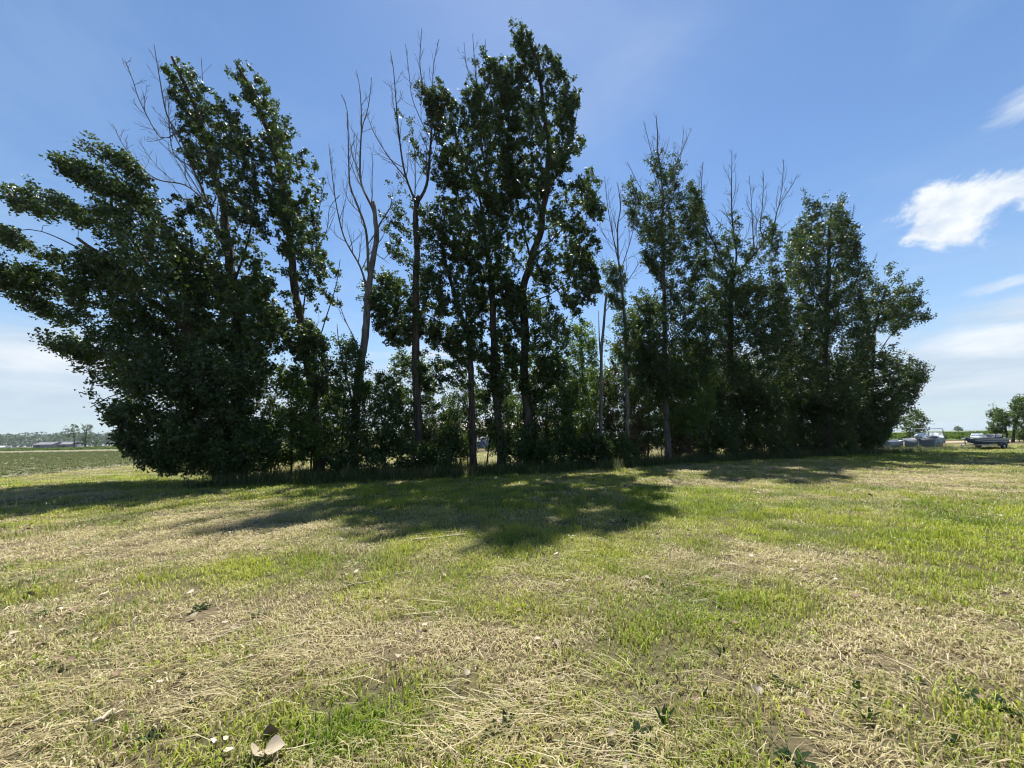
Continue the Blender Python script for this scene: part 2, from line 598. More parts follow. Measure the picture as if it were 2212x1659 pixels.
def blade_proto(name, nb, rad, hmin, hmax, wmin, wmax, lean, seed, mat, flat=False, pref=None):
    r = np.random.default_rng(seed)
    V, Qs, Ts, lv = [], [], [], []
    k = 0
    for i in range(nb):
        a = r.uniform(0, 2 * np.pi); rr = rad * math.sqrt(r.random())
        base = np.array([rr * math.cos(a), rr * math.sin(a), 0.0])
        h = r.uniform(hmin, hmax); w = r.uniform(wmin, wmax) / 2
        az = r.uniform(0, 2 * np.pi) if pref is None else r.normal(pref, 0.28) + (np.pi if r.random() < .5 else 0)
        d = np.array([math.cos(az), math.sin(az), 0]); s = np.array([-d[1], d[0], 0])
        if flat:
            z0 = r.uniform(0.004, 0.035); z1 = z0 + r.uniform(-0.01, 0.03)
            bend = r.normal(0, 0.12) * h
            p0 = base + [0, 0, z0] - d * h / 2; p2 = base + d * h / 2 + [0, 0, z1]
            p1 = (p0 + p2) / 2 + s * bend + [0, 0, 0.012]
            tw = np.array([0, 0, r.normal(0, 0.5)]); s = unit(s + tw)
            V += [p0 - s * w, p0 + s * w, p1 + s * w, p1 - s * w, p2 + s * w * .6, p2 - s * w * .6]
            Qs += [[k, k + 1, k + 2, k + 3], [k + 3, k + 2, k + 4, k + 5]]
            lv += [r.random()] * 6; k += 6
        else:
            ln = abs(r.normal(lean, lean * 0.6)) + 0.05
            p1 = base + d * h * ln * 0.35 + [0, 0, h * 0.6]
            p2 = base + d * h * ln + [0, 0, h * max(0.15, 1 - 0.45 * ln)]
            V += [base - s * w, base + s * w, p1 + s * w * .8, p1 - s * w * .8, p2]
            Qs += [[k, k + 1, k + 2, k + 3]]; Ts += [[k + 3, k + 2, k + 4]]
            lv += [r.random()] * 5; k += 5
    me = mesh_from(name, np.array(V), np.array(Qs), np.array(Ts) if Ts else None, False, {'lv': np.array(lv)})
    me.materials.append(mat)
    o = bpy.data.objects.new(name, me)
    return o


def make_scatter(name, protos, P, dry, rv, rot, scl, sclz, label, cat, seed=0):
    """one stuff object: protos instanced on points"""
    idx = np.random.default_rng(seed).integers(0, len(protos), len(P))
    me = bpy.data.meshes.new(name)
    me.vertices.add(len(P)); me.vertices.foreach_set('co', np.ascontiguousarray(P, dtype=np.float32).ravel())
    for k, a in (('dry', dry), ('rv', rv), ('rot', rot), ('scl', scl), ('sclz', sclz), ('pick', idx)):
        t = me.attributes.new(k, 'FLOAT', 'POINT'); t.data.foreach_set('value', np.ascontiguousarray(np.broadcast_to(a, len(P)), dtype=np.float32))
    me.update()
    o = link(name, me)
    tag(o, label, cat, kind='stuff')
    ng = bpy.data.node_groups.new(name + '_nodes', 'GeometryNodeTree')
    ng.interface.new_socket('Geometry', in_out='INPUT', socket_type='NodeSocketGeometry')
    ng.interface.new_socket('Geometry', in_out='OUTPUT', socket_type='NodeSocketGeometry')
    nn, ll = ng.nodes, ng.links
    gi, go = nn.new('NodeGroupInput'), nn.new('NodeGroupOutput')
    join = nn.new('GeometryNodeJoinGeometry')

    def na(k):
        q = nn.new('GeometryNodeInputNamedAttribute'); q.data_type = 'FLOAT'; q.inputs['Name'].default_value = k
        return q.outputs['Attribute']
    for i, pr in enumerate(protos):
        oi = nn.new('GeometryNodeObjectInfo'); oi.inputs['Object'].default_value = pr
        oi.transform_space = 'ORIGINAL'
        ip = nn.new('GeometryNodeInstanceOnPoints')
        cmpn = nn.new('FunctionNodeCompare'); cmpn.data_type = 'FLOAT'; cmpn.operation = 'EQUAL'
        ll.new(na('pick'), cmpn.inputs[0]); cmpn.inputs[1].default_value = float(i); cmpn.inputs['Epsilon'].default_value = 0.1
        ll.new(gi.outputs[0], ip.inputs['Points']); ll.new(cmpn.outputs[0], ip.inputs['Selection'])
        ll.new(oi.outputs['Geometry'], ip.inputs['Instance'])
        cr = nn.new('ShaderNodeCombineXYZ'); ll.new(na('rot'), cr.inputs[2])
        ll.new(cr.outputs[0], ip.inputs['Rotation'])
        cs = nn.new('ShaderNodeCombineXYZ'); s_ = na('scl'); ll.new(s_, cs.inputs[0]); ll.new(s_, cs.inputs[1]); ll.new(na('sclz'), cs.inputs[2])
        ll.new(cs.outputs[0], ip.inputs['Scale'])
        ll.new(ip.outputs[0], join.inputs[0])
    ll.new(join.outputs[0], go.inputs[0])
    md = o.modifiers.new('scatter', 'NODES'); md.node_group = ng
    return o


def in_view(P, margin=420):
    px, py, zc = to_px(P)
    return (zc > 0.8) & (px > -margin) & (px < 2212 + margin) & (py < 1659 + margin)


gp = [blade_proto('grass_tuft', 26, 0.14, 0.03, 0.085, 0.005, 0.010, 0.7, 100 + i, M['grass']) for i in range(5)]
gs = [blade_proto('straw_tuft', 26, 0.15, 0.025, 0.08, 0.004, 0.009, 0, 200 + i, M['grass'], flat=True) for i in range(4)]
gl = [blade_proto('straw_wisp', 10, 0.20, 0.10, 0.34, 0.0022, 0.0048, 0, 300 + i, M['grass'], flat=True, pref=0.0) for i in range(4)]
gt = [blade_proto('tall_tuft', 20, 0.20, 0.25, 0.62, 0.006, 0.012, 0.45, 400 + i, M['tall_grass']) for i in range(4)]

rg = np.random.default_rng(5)


def field_points(dens_fn, x0, x1, y0, y1, cell):
    n = int((x1 - x0) * (y1 - y0) * cell)
    x = rg.uniform(x0, x1, n); y = rg.uniform(y0, y1, n)
    P = np.stack([x, y, np.zeros(n)], 1)
    keep = in_view(P)
    P = P[keep]
    d = dens_fn(P)
    P = P[rg.random(len(P)) < d / cell]
    P[:, 2] = ground_z(P[:, 0], P[:, 1])
    return P


def crop_edge(y):
    return -20.0 - 0.33 * y


def lawn_zone(P):
    """mown grass density falling with distance; nothing inside the crop field"""
    r = np.hypot(P[:, 0], P[:, 1])
    d = np.interp(r, [1.5, 5, 9, 16, 26, 45, 60], [180, 135, 70, 30, 12, 5, 3])
    d = d * np.clip(0.25 + 1.9 * (fbm2(P[:, 0], P[:, 1], 0.45, 3, 21.0) - 0.22), 0.15, 1.0)      # thin and bare spots
    d = np.where(P[:, 0] < crop_edge(P[:, 1]), 0, d)
    return d


Pn = np.concatenate([field_points(lawn_zone, -17, 17, 1.2, 9, 180), field_points(lawn_zone, -45, 58, 9, 44, 70)])
rr = np.hypot(Pn[:, 0], Pn[:, 1])
dm = dry_map(Pn[:, 0], Pn[:, 1])
s_far = np.interp(rr, [3, 9, 20, 45], [0.9, 1.15, 1.9, 3.0])
clump = 0.45 + 1.35 * fbm2(Pn[:, 0], Pn[:, 1], 0.40, 3, 31.0) + 0.9 * (fbm2(Pn[:, 0], Pn[:, 1], 0.16, 2, 41.0) > 0.62)
isdry = rg.random(len(Pn)) < np.clip(dm * 0.55 - 0.22, 0, 1)
A = ~isdry
nA = A.sum()
make_scatter('grass', gp, Pn[A], np.clip(dm[A] - 0.08, 0, 1), np.clip(rg.random(nA) * .5 + 1.6 * (fbm2(Pn[A][:, 0], Pn[A][:, 1], 0.8, 3, 51.0) - .3), 0, 1), rg.uniform(0, 6.28, nA), s_far[A], s_far[A] ** 0.35 * rg.uniform(.6, 1.15, nA) * (1.15 - 0.55 * dm[A]) * clump[A],
             'short mown grass covering the lawn', 'grass', 1)
B = isdry
nB = B.sum()
make_scatter('dry_clippings', gs, Pn[B], np.clip(dm[B] + 0.3, 0, 1), rg.random(nB), rg.uniform(0, 6.28, nB), s_far[B], s_far[B] ** 0.3,
             'dry straw coloured grass clippings strewn over the lawn', 'dry grass', 2)

# windrows of long straw left by the mower
wind_pts, wind_rot = [], []
WINDROWS = [((-20, 1520), (1000, 1352), 0.34, 620), ((0, 1610), (560, 1490), 0.25, 260), ((760, 1662), (1700, 1585), 0.22, 520), ((1000, 1595), (1420, 1545), 0.16, 160),
            ((1500, 1680), (2212, 1600), 0.3, 260), ((880, 1170), (1160, 1150), 0.25, 90), ((1060, 1215), (1330, 1190), 0.2, 90), ((1380, 1262), (1760, 1232), 0.25, 160), ((20, 1240), (560, 1180), 0.3, 170), ((1850, 1440), (2150, 1540), 0.2, 60), ((1030, 1290), (1500, 1255), 0.3, 150)]
for a, b, sp, n in WINDROWS:
    pa, pb = on_ground(*a), on_ground(*b)
    n = int(n * 0.13); t = rg.random(n); dirv = pb - pa; side = unit(np.array([-dirv[1], dirv[0], 0]))
    base = pa + t[:, None] * dirv + side * (rg.normal(0, sp, n) + 0.25 * np.sin(t * 9 + n))[:, None]
    wind_pts.append(base); wind_rot.append(math.atan2(dirv[1], dirv[0]) + rg.normal(0, 0.35, n))
Pw = np.concatenate(wind_pts); Rw = np.concatenate(wind_rot)
Pw[:, 2] = ground_z(Pw[:, 0], Pw[:, 1])
nW = len(Pw)
make_scatter('straw_windrow', gl, Pw, rg.uniform(0.75, 1.2, nW), rg.random(nW), Rw, rg.uniform(.7, 1.1, nW), rg.uniform(.9, 1.6, nW),
             'long pale straw lying in swept lines on the lawn', 'straw', 3)

M['fleck'] = leaf_material('litter_fleck', (0.20, 0.15, 0.10), (0.62, 0.56, 0.45), (0.4, 0.34, 0.24), 0.15, 0.8, spec=.2)


def fleck_proto(name, seed):
    r = np.random.default_rng(seed)
    V, T, lv = [], [], []
    for k in range(5):
        c = np.array([r.normal(0, .10), r.normal(0, .10), r.uniform(.015, .05)]); s = r.uniform(.012, .032)
        a = r.uniform(0, 6.28, 1)[0]; t = r.normal(0, .4, 2)
        ring = [c] + [c + s * r.uniform(.7, 1.2) * np.array([math.cos(a + q * 1.2566), .7 * math.sin(a + q * 1.2566), t[0] * math.cos(q * 1.2566) + t[1] * math.sin(q * 1.2566) + .25]) for q in range(5)]
        b = len(V); V += ring; T += [[b, b + 1 + q, b + 1 + (q + 1) % 5] for q in range(5)]; lv += [r.random()] * 6
    me = mesh_from(name, np.array(V), None, np.array(T), False, {'lv': np.array(lv)}); me.materials.append(M['fleck'])
    return bpy.data.objects.new(name, me)


Pf = field_points(lambda P: 3.2 * np.clip(3.2 * (fbm2(P[:, 0], P[:, 1], 1.3, 3, 61.0) - .42), 0.03, 1), -18, 22, 1.5, 17, 3.2)
nF = len(Pf)
make_scatter('leaf_litter', [fleck_proto('litter', 700 + i) for i in range(4)], Pf, .5, rg.random(nF), rg.uniform(0, 6.28, nF), rg.uniform(.7, 1.5, nF), 1.0, 'scattered crumbs of pale dead leaf between the grass blades', 'leaf litter', 12)

# uncut grass round the foot of the trees
def tall_zone(P):
    k = row_y(P[:, 0])
    e = (P[:, 1] - k)
    nz = (fbm2(P[:, 0], P[:, 1], 2.5, 3, 9.0) - 0.5) * 2.2
    x_end = np.interp(P[:, 0], [-12.6, -11, 20, 30], [0.0, 1, 1, 0.25])
    return np.where((e > np.interp(P[:, 0], [-14, 2, 12], [-3.4, -3.2, -2.2]) + nz) & (e < 1.6 + nz), 20.0, 0) * x_end


Pt = field_points(tall_zone, -19, 36, 11, 36, 20)
nT = len(Pt)
make_scatter('tall_grass', gt, Pt, rg.uniform(0, .25, nT), rg.random(nT), rg.uniform(0, 6.28, nT), rg.uniform(.8, 1.4, nT), rg.uniform(.6, 1.4, nT),
             'uncut tall grass along the foot of the tree row', 'tall grass', 4)


# ------------------------------------------------------------------ trees
def inside(poly, x, y):
    poly = np.asarray(poly, float)
    c = np.zeros(len(x), bool)
    x0, y0 = poly[-1]
    for x1, y1 in poly:
        hit = ((y1 > y) != (y0 > y))
        with np.errstate(divide='ignore', invalid='ignore'):
            xs = (x0 - x1) * (y - y1) / (y0 - y1) + x1
        c ^= hit & (x < xs)
        x0, y0 = x1, y1
    return c


def poly_area(poly):
    p = np.asarray(poly, float); q = np.roll(p, -1, 0)
    return 0.5 * abs((p[:, 0] * q[:, 1] - q[:, 0] * p[:, 1]).sum())


def edge_dist(poly, x, y):
    p = np.asarray(poly, float); q = np.roll(p, -1, 0)
    best = np.full(len(x), 1e9)
    for a, b in zip(p, q):
        d = b - a; L = (d ** 2).sum() + 1e-9
        t = np.clip(((x - a[0]) * d[0] + (y - a[1]) * d[1]) / L, 0, 1)
        best = np.minimum(best, np.hypot(x - a[0] - t * d[0], y - a[1] - t * d[1]))
    return best


def smooth_path(pts, step):
    pts = np.asarray(pts, float)
    if len(pts) == 2:
        pts = np.array([pts[0], (pts[0] + pts[1]) / 2, pts[1]])
    P = np.concatenate([[2 * pts[0] - pts[1]], pts, [2 * pts[-1] - pts[-2]]])
    out = []
    for i in range(1, len(P) - 2):
        L = np.linalg.norm(P[i + 1] - P[i]); k = max(2, int(L / step))
        for t in np.linspace(0, 1, k, endpoint=False):
            a, b, c, d = P[i - 1], P[i], P[i + 1], P[i + 2]
            out.append(0.5 * ((2 * b) + (c - a) * t + (2 * a - 5 * b + 4 * c - d) * t * t + (3 * b - a - 3 * c + d) * t ** 3))
    out.append(P[-2])
    return np.array(out)


def leaf_arrays(C, D, size, r, wind, fold=0.12, tri=False):
    """one kite-shaped leaf for every centre C, pointing roughly along D"""
    n = len(C)
    d = unit(D + r.normal(0, 0.75, (n, 3)))
    nn = unit(np.cross(d, r.normal(0, 1, (n, 3)) + np.array([0, 0, 0.0])))
    w = np.cross(nn, d)
    s = size * 0.94 * r.uniform(0.65, 1.25, n)[:, None]
    p0 = C - d * s * 0.5
    p2 = C + d * s * 0.55
    if tri:
        return np.stack([C - d * s * 0.42 + w * s * 0.46, C - d * s * 0.42 - w * s * 0.46, p2], 1).reshape(-1, 3)
    pl = C - d * s * 0.08 + w * s * 0.44 + nn * s * fold
    pr = C - d * s * 0.08 - w * s * 0.44 + nn * s * fold
    V = np.stack([p0, pl, p2, pr], 1).reshape(-1, 3)
    return V


def bare_twigs(mb, path, rad, r, lvl, every=0.5, ang=0.6, lenf=0.45, up=0.35, minr=0.008):
    """side twigs along a branch"""
    seg = np.linalg.norm(np.diff(path, axis=0), axis=1)
    tot = seg.sum(); cum = np.concatenate([[0], np.cumsum(seg)])
    s = tot * 0.12 + r.uniform(0, every)
    while s < tot * 0.98:
        p = np.array([np.interp(s, cum, path[:, k]) for k in range(3)])
        i = min(len(path) - 2, np.searchsorted(cum, s) - 1); i = max(i, 0)
        t = unit(path[i + 1] - path[i])
        rb = float(np.interp(s, cum, rad))
        L = lenf * (tot - s) * r.uniform(0.5, 1.2) + 0.25
        L = min(L, 2.6)
        ax = unit(np.cross(t, r.normal(0, 1, 3)))
        a = ang * r.uniform(0.6, 1.3)
        d = t * math.cos(a) + ax * math.sin(a)
        pts = [p]; k = 5
        for q in range(k):
            d = unit(d + np.array([0, 0, up * 0.28]) + r.normal(0, 0.10, 3))
            pts.append(pts[-1] + d * L / k)
        pts = np.array(pts)
        r0 = max(minr, min(rb * 0.55, 0.010 + 0.008 * L))
        rd = np.linspace(r0, minr * 0.75, len(pts))
        mb.tube(pts, rd, 4, False)
        if lvl > 1:
            bare_twigs(mb, pts, rd, r, lvl - 1, every * 0.55, ang, lenf * 0.85, up, minr)
        s += every * r.uniform(0.6, 1.5)


def make_tree(name, label, cat, depth, trunk, r0, seed, limbs=(), crowns=(), leaf='poplar', bark='bark', leaf_size=0.14, clr=0.18, nl=25,
              group=None, wind=(-0.9, -0.1, 0.25), base_px=None, trunk_tip=0.25, flare=1.25, twig_every=0.55, sides=12, foliage_name='crown', min_twig=0.008, brown=0.0, twigs_mat='twig', trunk_name='trunk', bare_top=False):
    """trunk: list of (px,py[,extra depth]); limbs: dict(pts, doff, r, bare); crowns: dict(poly, dens, thick, doff)"""
    r = np.random.default_rng(seed)
    wind = np.array(wind, float)
    B = ground_at(trunk[0][0], depth)
    root = empty(name, B)
    tag(root, label, cat, group)
    tp = [B - np.array([0, 0, 0.15])] + [at(p[0], p[1], depth + (p[2] if len(p) > 2 else 0)) for p in trunk[1:]]
    path = smooth_path(np.array(tp), 0.35)
    n = len(path)
    wob = (np.stack([vnoise(np.stack([path[:, 2], np.full(n, seed * 1.3), np.full(n, k * 9.1)], 1), 1.1) for k in range(2)], 1) - 0.5) * 0.16 * min(1, r0 * 4)
    path[1:, :2] += wob[1:]
    tt = np.linspace(0, 1, n)
    rad = r0 * (1 - tt) ** 0.85 + r0 * trunk_tip * tt
    rad = rad * (1 + (flare - 1) * np.exp(-np.arange(n) * 0.35 / 0.5))
    mb = MB(); mb.tube(path - B, rad, sides)
    # bark unevenness
    V = mb.v[0]; c = np.repeat(path - B, sides, 0)
    k = len(c)
    V[:k] += (V[:k] - c) * ((vnoise(V[:k] + B, 0.22, seed) - 0.5) * 0.35)[:, None]
    if bare_top:
        hi = path[int(n * 0.55):] - B
        bare_twigs(mb, hi, rad[int(n * 0.55):], r, 2, twig_every, minr=min_twig)
    mb.build(trunk_name, M[bark], root, True)
    nodes = [path]; nrad = [rad]
    for lb in limbs:
        pts = lb['pts']; doff = lb.get('doff', r.uniform(-1, 1))
        allp = np.concatenate(nodes)
        allr = np.concatenate(nrad)
        first = at(pts[0][0], pts[0][1], depth)
        j = np.argmin(((allp - first) ** 2).sum(1))
        st = allp[j]
        m = len(pts)
        lp = [st] + [at(p[0], p[1], st[1] + doff * (i / (m - 1)) ** 1.0) for i, p in enumerate(pts) if i > 0]
        lpath = smooth_path(np.array(lp), 0.3)
        lr0 = min(lb.get('r', 0.09) * 0.82, allr[j] * 0.85)
        lrad = lr0 + (0.014 - lr0) * np.linspace(0, 1, len(lpath)) ** 0.8
        lm = MB(); lm.tube(lpath - B, lrad, 7)
        if lb.get('bare', True):
            bare_twigs(lm, lpath - B, lrad, r, lb.get('lvl', 2), lb.get('every', twig_every), lenf=lb.get('lenf', 0.36), minr=min_twig)
        lm.build('limb', M[lb.get('mat', bark)], root, True)
        if lb.get('carry', True):
            nodes.append(lpath); nrad.append(lrad)
    if crowns:
        skel = np.concatenate(nodes); srad = np.concatenate(nrad)
        hmin = B[2] + 0.4
        C = []; TH = []
        for cw in crowns:
            poly = cw['poly']; dep = depth + cw.get('doff', 0.0)
            area = poly_area(poly) * (dep / FPX) ** 2
            cnt = int(area * cw.get('dens', 12) * (cw.get('k', 1.45 if depth < 18.9 else (1.95 if depth < 20.45 else 1.85)) if depth < 40 else 1.0))
            p = np.asarray(poly, float); lo, hi = p.min(0), p.max(0)
            got = 0
            xs, ys = [], []
            while got < cnt:
                x = r.uniform(lo[0], hi[0], cnt * 3 + 50); y = r.uniform(lo[1], hi[1], cnt * 3 + 50)
                k_ = inside(poly, x, y); x, y = x[k_], y[k_]
                xs.append(x); ys.append(y); got += len(x)
                if not len(x): break
            x = np.concatenate(xs)[:cnt * 3]; y = np.concatenate(ys)[:cnt * 3]
            ed = edge_dist(poly, x, y) * dep / FPX
            th = cw.get('thick', 2.0) * np.clip(0.25 + ed / 1.6, 0.25, 1)
            dy = r.uniform(-1, 1, len(x)) * th + cw.get('doff', 0.0)
            P = np.array([at(a, b, depth + d) for a, b, d in zip(x, y, dy)])
            gap = cw.get('gap', 0.40) * 1.14
            axis = unit(np.array([wind[0], wind[1], abs(wind[2]) + 0.45]))
            Pq = P - 0.62 * (P @ axis)[:, None] * axis
            nz = 0.55 * vnoise(Pq, cw.get('gscale', 1.3) * 0.7, seed * 0.37) + 0.45 * vnoise(Pq, cw.get('gscale', 1.3) * 0.30, seed * 0.71)
            keep = nz > gap * (1.0 + 0.30 * np.exp(-ed / 0.45)) * r.uniform(0.85, 1.08, len(P))
            edp = ed[keep][:cnt]
            P = P[keep][:cnt]
            if cw.get('shoots', 0.5) > 0 and depth < 40:      # loose shoots reaching out past the outline
                src = P[(edp < 0.55) & (r.random(len(P)) < cw.get('shoots', 0.5))]
                P = np.concatenate([P, src + axis * r.uniform(.25, .85, len(src))[:, None] + r.normal(0, .10, (len(src), 3))])
            P = P[P[:, 2] > 0.25]
            C.append(P)
        C = np.concatenate(C)
        # join every leaf clump to the nearest lower branch
        dmin = np.array([np.min(np.linalg.norm(skel - c, axis=1)) for c in C])
        order = np.argsort(dmin)
        cap = len(skel) + len(C) * 3
        NP = np.zeros((cap, 3)); NR = np.zeros(cap); NP[:len(skel)] = skel; NR[:len(skel)] = srad; ns = len(skel)
        tw = MB()
        LC, LD = [], []
        for oi in order:
            c = C[oi]
            dv = c - NP[:ns]
            dist = np.linalg.norm(dv, axis=1)
            hz = np.hypot(dv[:, 0], dv[:, 1])
            pen = np.maximum(0, hz * 0.45 - dv[:, 2]) * 0.9 + np.maximum(0, (dv @ -wind)) * 0.35
            j = int(np.argmin(dist + pen))
            s0 = NP[j]; L = dist[j]
            mid = (s0 + c) / 2 + np.array([0, 0, -0.10 * L]) + r.normal(0, 0.05 * L + 0.01, 3)
            mid2 = s0 * 0.25 + c * 0.75 + np.array([0, 0, -0.06 * L]) + r.normal(0, 0.03 * L + 0.01, 3)
            pts = np.array([s0, mid, mid2, c])
            ra = min(NR[j] * 0.7, 0.008 + 0.010 * L)
            ra = max(ra, min_twig)
            if ra > 0.013:
                tw.tube(pts - B, np.linspace(ra, min_twig * 0.8, 4), 4, False)
            else:
                tw.tube(pts[[0, 1, 3]] - B, np.linspace(ra, min_twig * 0.8, 3), 3, False)
            NP[ns:ns + 3] = pts[1:]; NR[ns:ns + 3] = np.linspace(ra, min_twig, 4)[1:]; ns += 3
            d = unit(c - mid)
            LC.append(c); LD.append(d)
        LC = np.array(LC); LD = np.array(LD)
        lscale = 0.95 if depth < 40 else 1.0
        nlv = r.poisson(nl * (1.2 if depth < 40 else 1.0), len(LC)).clip(3)
        rep = np.repeat(np.arange(len(LC)), nlv)
        tpos = r.uniform(-1.1, 0.6, len(rep))
        cc = LC[rep] + LD[rep] * (tpos * clr)[:, None] + r.normal(0, clr * 0.40, (len(rep), 3)) + wind * (np.abs(r.normal(0, clr * 0.35, len(rep))))[:, None]
        cc[:, 2] = np.maximum(cc[:, 2], 0.08)
        V = leaf_arrays(cc - B, LD[rep] * 0.5 + wind * 0.7 + np.array([0, 0, -0.25]), leaf_size * lscale, r, wind, tri=True)
        tone = np.clip(r.normal(0.5, 0.22, len(rep)) + (vnoise(cc, 1.6, seed) - 0.5) * 0.6, 0, 1)
        me = mesh_from(foliage_name, V, None, np.arange(len(V)).reshape(-1, 3), False, {'lv': np.repeat(tone, 3)})
        cr = link(foliage_name, me, [M[leaf]] + ([M['brown_leaf']] if brown else []), root)
        if brown:
            mi = (r.random(len(rep)) < brown * (vnoise(cc, 0.9, seed + 5) > 0.55)).astype(np.int32)
            me.polygons.foreach_set('material_index', mi)
        tws = tw.build('twig_work', M[twigs_mat], cr)
        tag(tws, kind='stuff')
    return root
# TREES-BEGIN
GT = 'tall poplars in the windbreak row'
# big wind-bent poplar at the left end
make_tree('poplar_tree', 'broad poplar with long boughs blown out over the crop field, at the row end', 'tree', 17.0,
          [(498, 1012), (470, 850), (405, 715), (312, 639), (250, 576), (170, 515)], 0.26, 21,
          limbs=[dict(pts=[(330, 655), (210, 560), (90, 500), (20, 500)], r=0.08, bare=False, doff=-1.0),
                 dict(pts=[(405, 715), (300, 540), (200, 420), (120, 335)], r=0.10, bare=False, doff=0.8),
                 dict(pts=[(420, 735), (340, 540), (250, 380), (165, 295)], r=0.09, bare=False, doff=-0.6),
                 dict(pts=[(440, 780), (300, 690), (150, 640), (20, 615)], r=0.08, bare=False, doff=0.5),
                 dict(pts=[(460, 830), (350, 780), (220, 755), (130, 745)], r=0.07, bare=False, doff=-1.2),
                 dict(pts=[(470, 870), (370, 850), (260, 850), (195, 880)], r=0.06, bare=False, doff=-1.5),
                 dict(pts=[(480, 920), (390, 910), (310, 930), (270, 955)], r=0.05, bare=False, doff=-1.8)],
          crowns=[dict(poly=[(200, 450), (260, 440), (330, 430), (390, 470), (430, 560), (460, 700), (400, 720), (330, 700), (260, 655), (220, 590), (190, 520)], dens=17, thick=2.4, gap=.38),
                  dict(poly=[(90, 335), (125, 322), (160, 345), (230, 370), (330, 420), (380, 470), (300, 440), (215, 412), (150, 385), (110, 355)], dens=20, thick=.9, gap=.33),
                  dict(poly=[(138, 288), (165, 280), (230, 312), (290, 345), (335, 405), (300, 400), (230, 352), (160, 318)], dens=20, thick=.8, gap=.33),
                  dict(poly=[(12, 432), (45, 418), (75, 392), (115, 405), (165, 440), (225, 470), (290, 500), (250, 525), (170, 492), (90, 472), (30, 456)], dens=19, thick=1.3, gap=.34),
                  dict(poly=[(-10, 502), (10, 486), (80, 512), (160, 545), (260, 575), (310, 625), (200, 602), (100, 562), (20, 532)], dens=19, thick=1.4, gap=.34),
                  dict(poly=[(-30, 565), (60, 578), (160, 598), (260, 640), (330, 695), (240, 684), (140, 652), (50, 622), (-30, 602)], dens=19, thick=1.5, gap=.34),
                  dict(poly=[(-20, 615), (50, 632), (130, 668), (230, 690), (170, 705), (110, 695), (50, 660)], dens=17, thick=1.0, gap=.34),
                  dict(poly=[(110, 745), (170, 735), (230, 705), (300, 700), (380, 700), (480, 720), (560, 740), (600, 800), (570, 900), (520, 960), (430, 1000), (345, 1018), (290, 985), (265, 950), (300, 935), (235, 920), (190, 885), (220, 860), (200, 830), (175, 800), (215, 790), (150, 770)], dens=24, k=1.35, thick=2.2, doff=-0.3, gap=.38)],
          leaf_size=0.15, clr=0.27, nl=25, wind=(-0.95, -0.05, 0.18))
make_tree('poplar_tree', 'tall poplar with dead forked leaders above a leafy left-leaning top', 'tree', 17.6,
          [(518, 1012), (516, 850), (512, 698), (493, 523), (470, 400), (425, 240), (372, 125)], 0.27, 22,
          limbs=[dict(pts=[(500, 560), (441, 419), (410, 350), (389, 297), (361, 249), (343, 158), (333, 96)], r=0.10, doff=-1.2, mat='bark_dead', every=.42, lenf=.32),
                 dict(pts=[(395, 310), (347, 297), (302, 218), (288, 176), (271, 131)], r=0.05, doff=-0.4, mat='bark_dead', every=.42),
                 dict(pts=[(450, 440), (400, 400), (333, 384), (274, 325), (243, 267)], r=0.05, doff=0.8, mat='bark_dead', every=.42),
                 dict(pts=[(420, 370), (375, 330), (365, 250), (366, 180)], r=0.035, doff=0.5, mat='bark_dead', every=.42),
                 dict(pts=[(480, 430), (455, 300), (440, 200), (435, 125)], r=0.03, doff=0.6, every=1.2),
                 dict(pts=[(505, 620), (540, 500), (550, 380), (520, 260)], r=0.07, doff=1.0, bare=False)],
          crowns=[dict(poly=[(360, 108), (415, 118), (440, 180), (470, 205), (500, 190), (530, 230), (550, 300), (560, 380), (580, 470), (590, 600), (600, 720), (480, 740), (430, 650), (400, 540), (380, 440), (410, 390), (395, 330), (400, 260), (375, 190)], dens=15, thick=2.2, gap=.42),
                  dict(poly=[(420, 600), (560, 600), (620, 700), (610, 800), (580, 860), (430, 860), (380, 740)], dens=19, thick=2.4, gap=.36)],
          leaf_size=0.145, wind=(-0.8, -0.1, 0.35))
make_tree('poplar_tree', 'slender poplar with a pointed leafy top bent left, beside the bleached dead tree', 'tree', 18.2,
          [(690, 1005), (672, 820), (640, 640), (622, 470), (585, 310), (545, 200), (510, 140)], 0.24, 23,
          limbs=[dict(pts=[(650, 700), (670, 560), (690, 450), (700, 395)], r=0.05, doff=0.7, bare=False),
                 dict(pts=[(665, 800), (700, 700), (725, 620), (735, 560)], r=0.05, doff=-0.7, bare=False),
                 dict(pts=[(690, 560), (705, 500), (712, 450), (735, 420)], r=0.02, doff=0.5, every=.9)],
          crowns=[dict(poly=[(502, 128), (540, 150), (575, 180), (610, 225), (625, 255), (655, 290), (650, 320), (690, 335), (685, 375), (650, 395), (640, 430), (660, 480), (610, 500), (580, 420), (560, 330), (540, 240), (510, 180)], dens=16, thick=1.7, gap=.38),
                  dict(poly=[(580, 420), (640, 430), (690, 385), (708, 400), (700, 450), (690, 480), (715, 530), (735, 580), (745, 640), (725, 700), (715, 760), (640, 780), (600, 720), (590, 600)], dens=13, thick=1.9, gap=.45),
                  dict(poly=[(600, 720), (720, 730), (730, 800), (700, 860), (640, 880), (600, 850)], dens=12, thick=1.5, gap=.45)],
          leaf_size=0.145, wind=(-0.7, -0.1, 0.35))
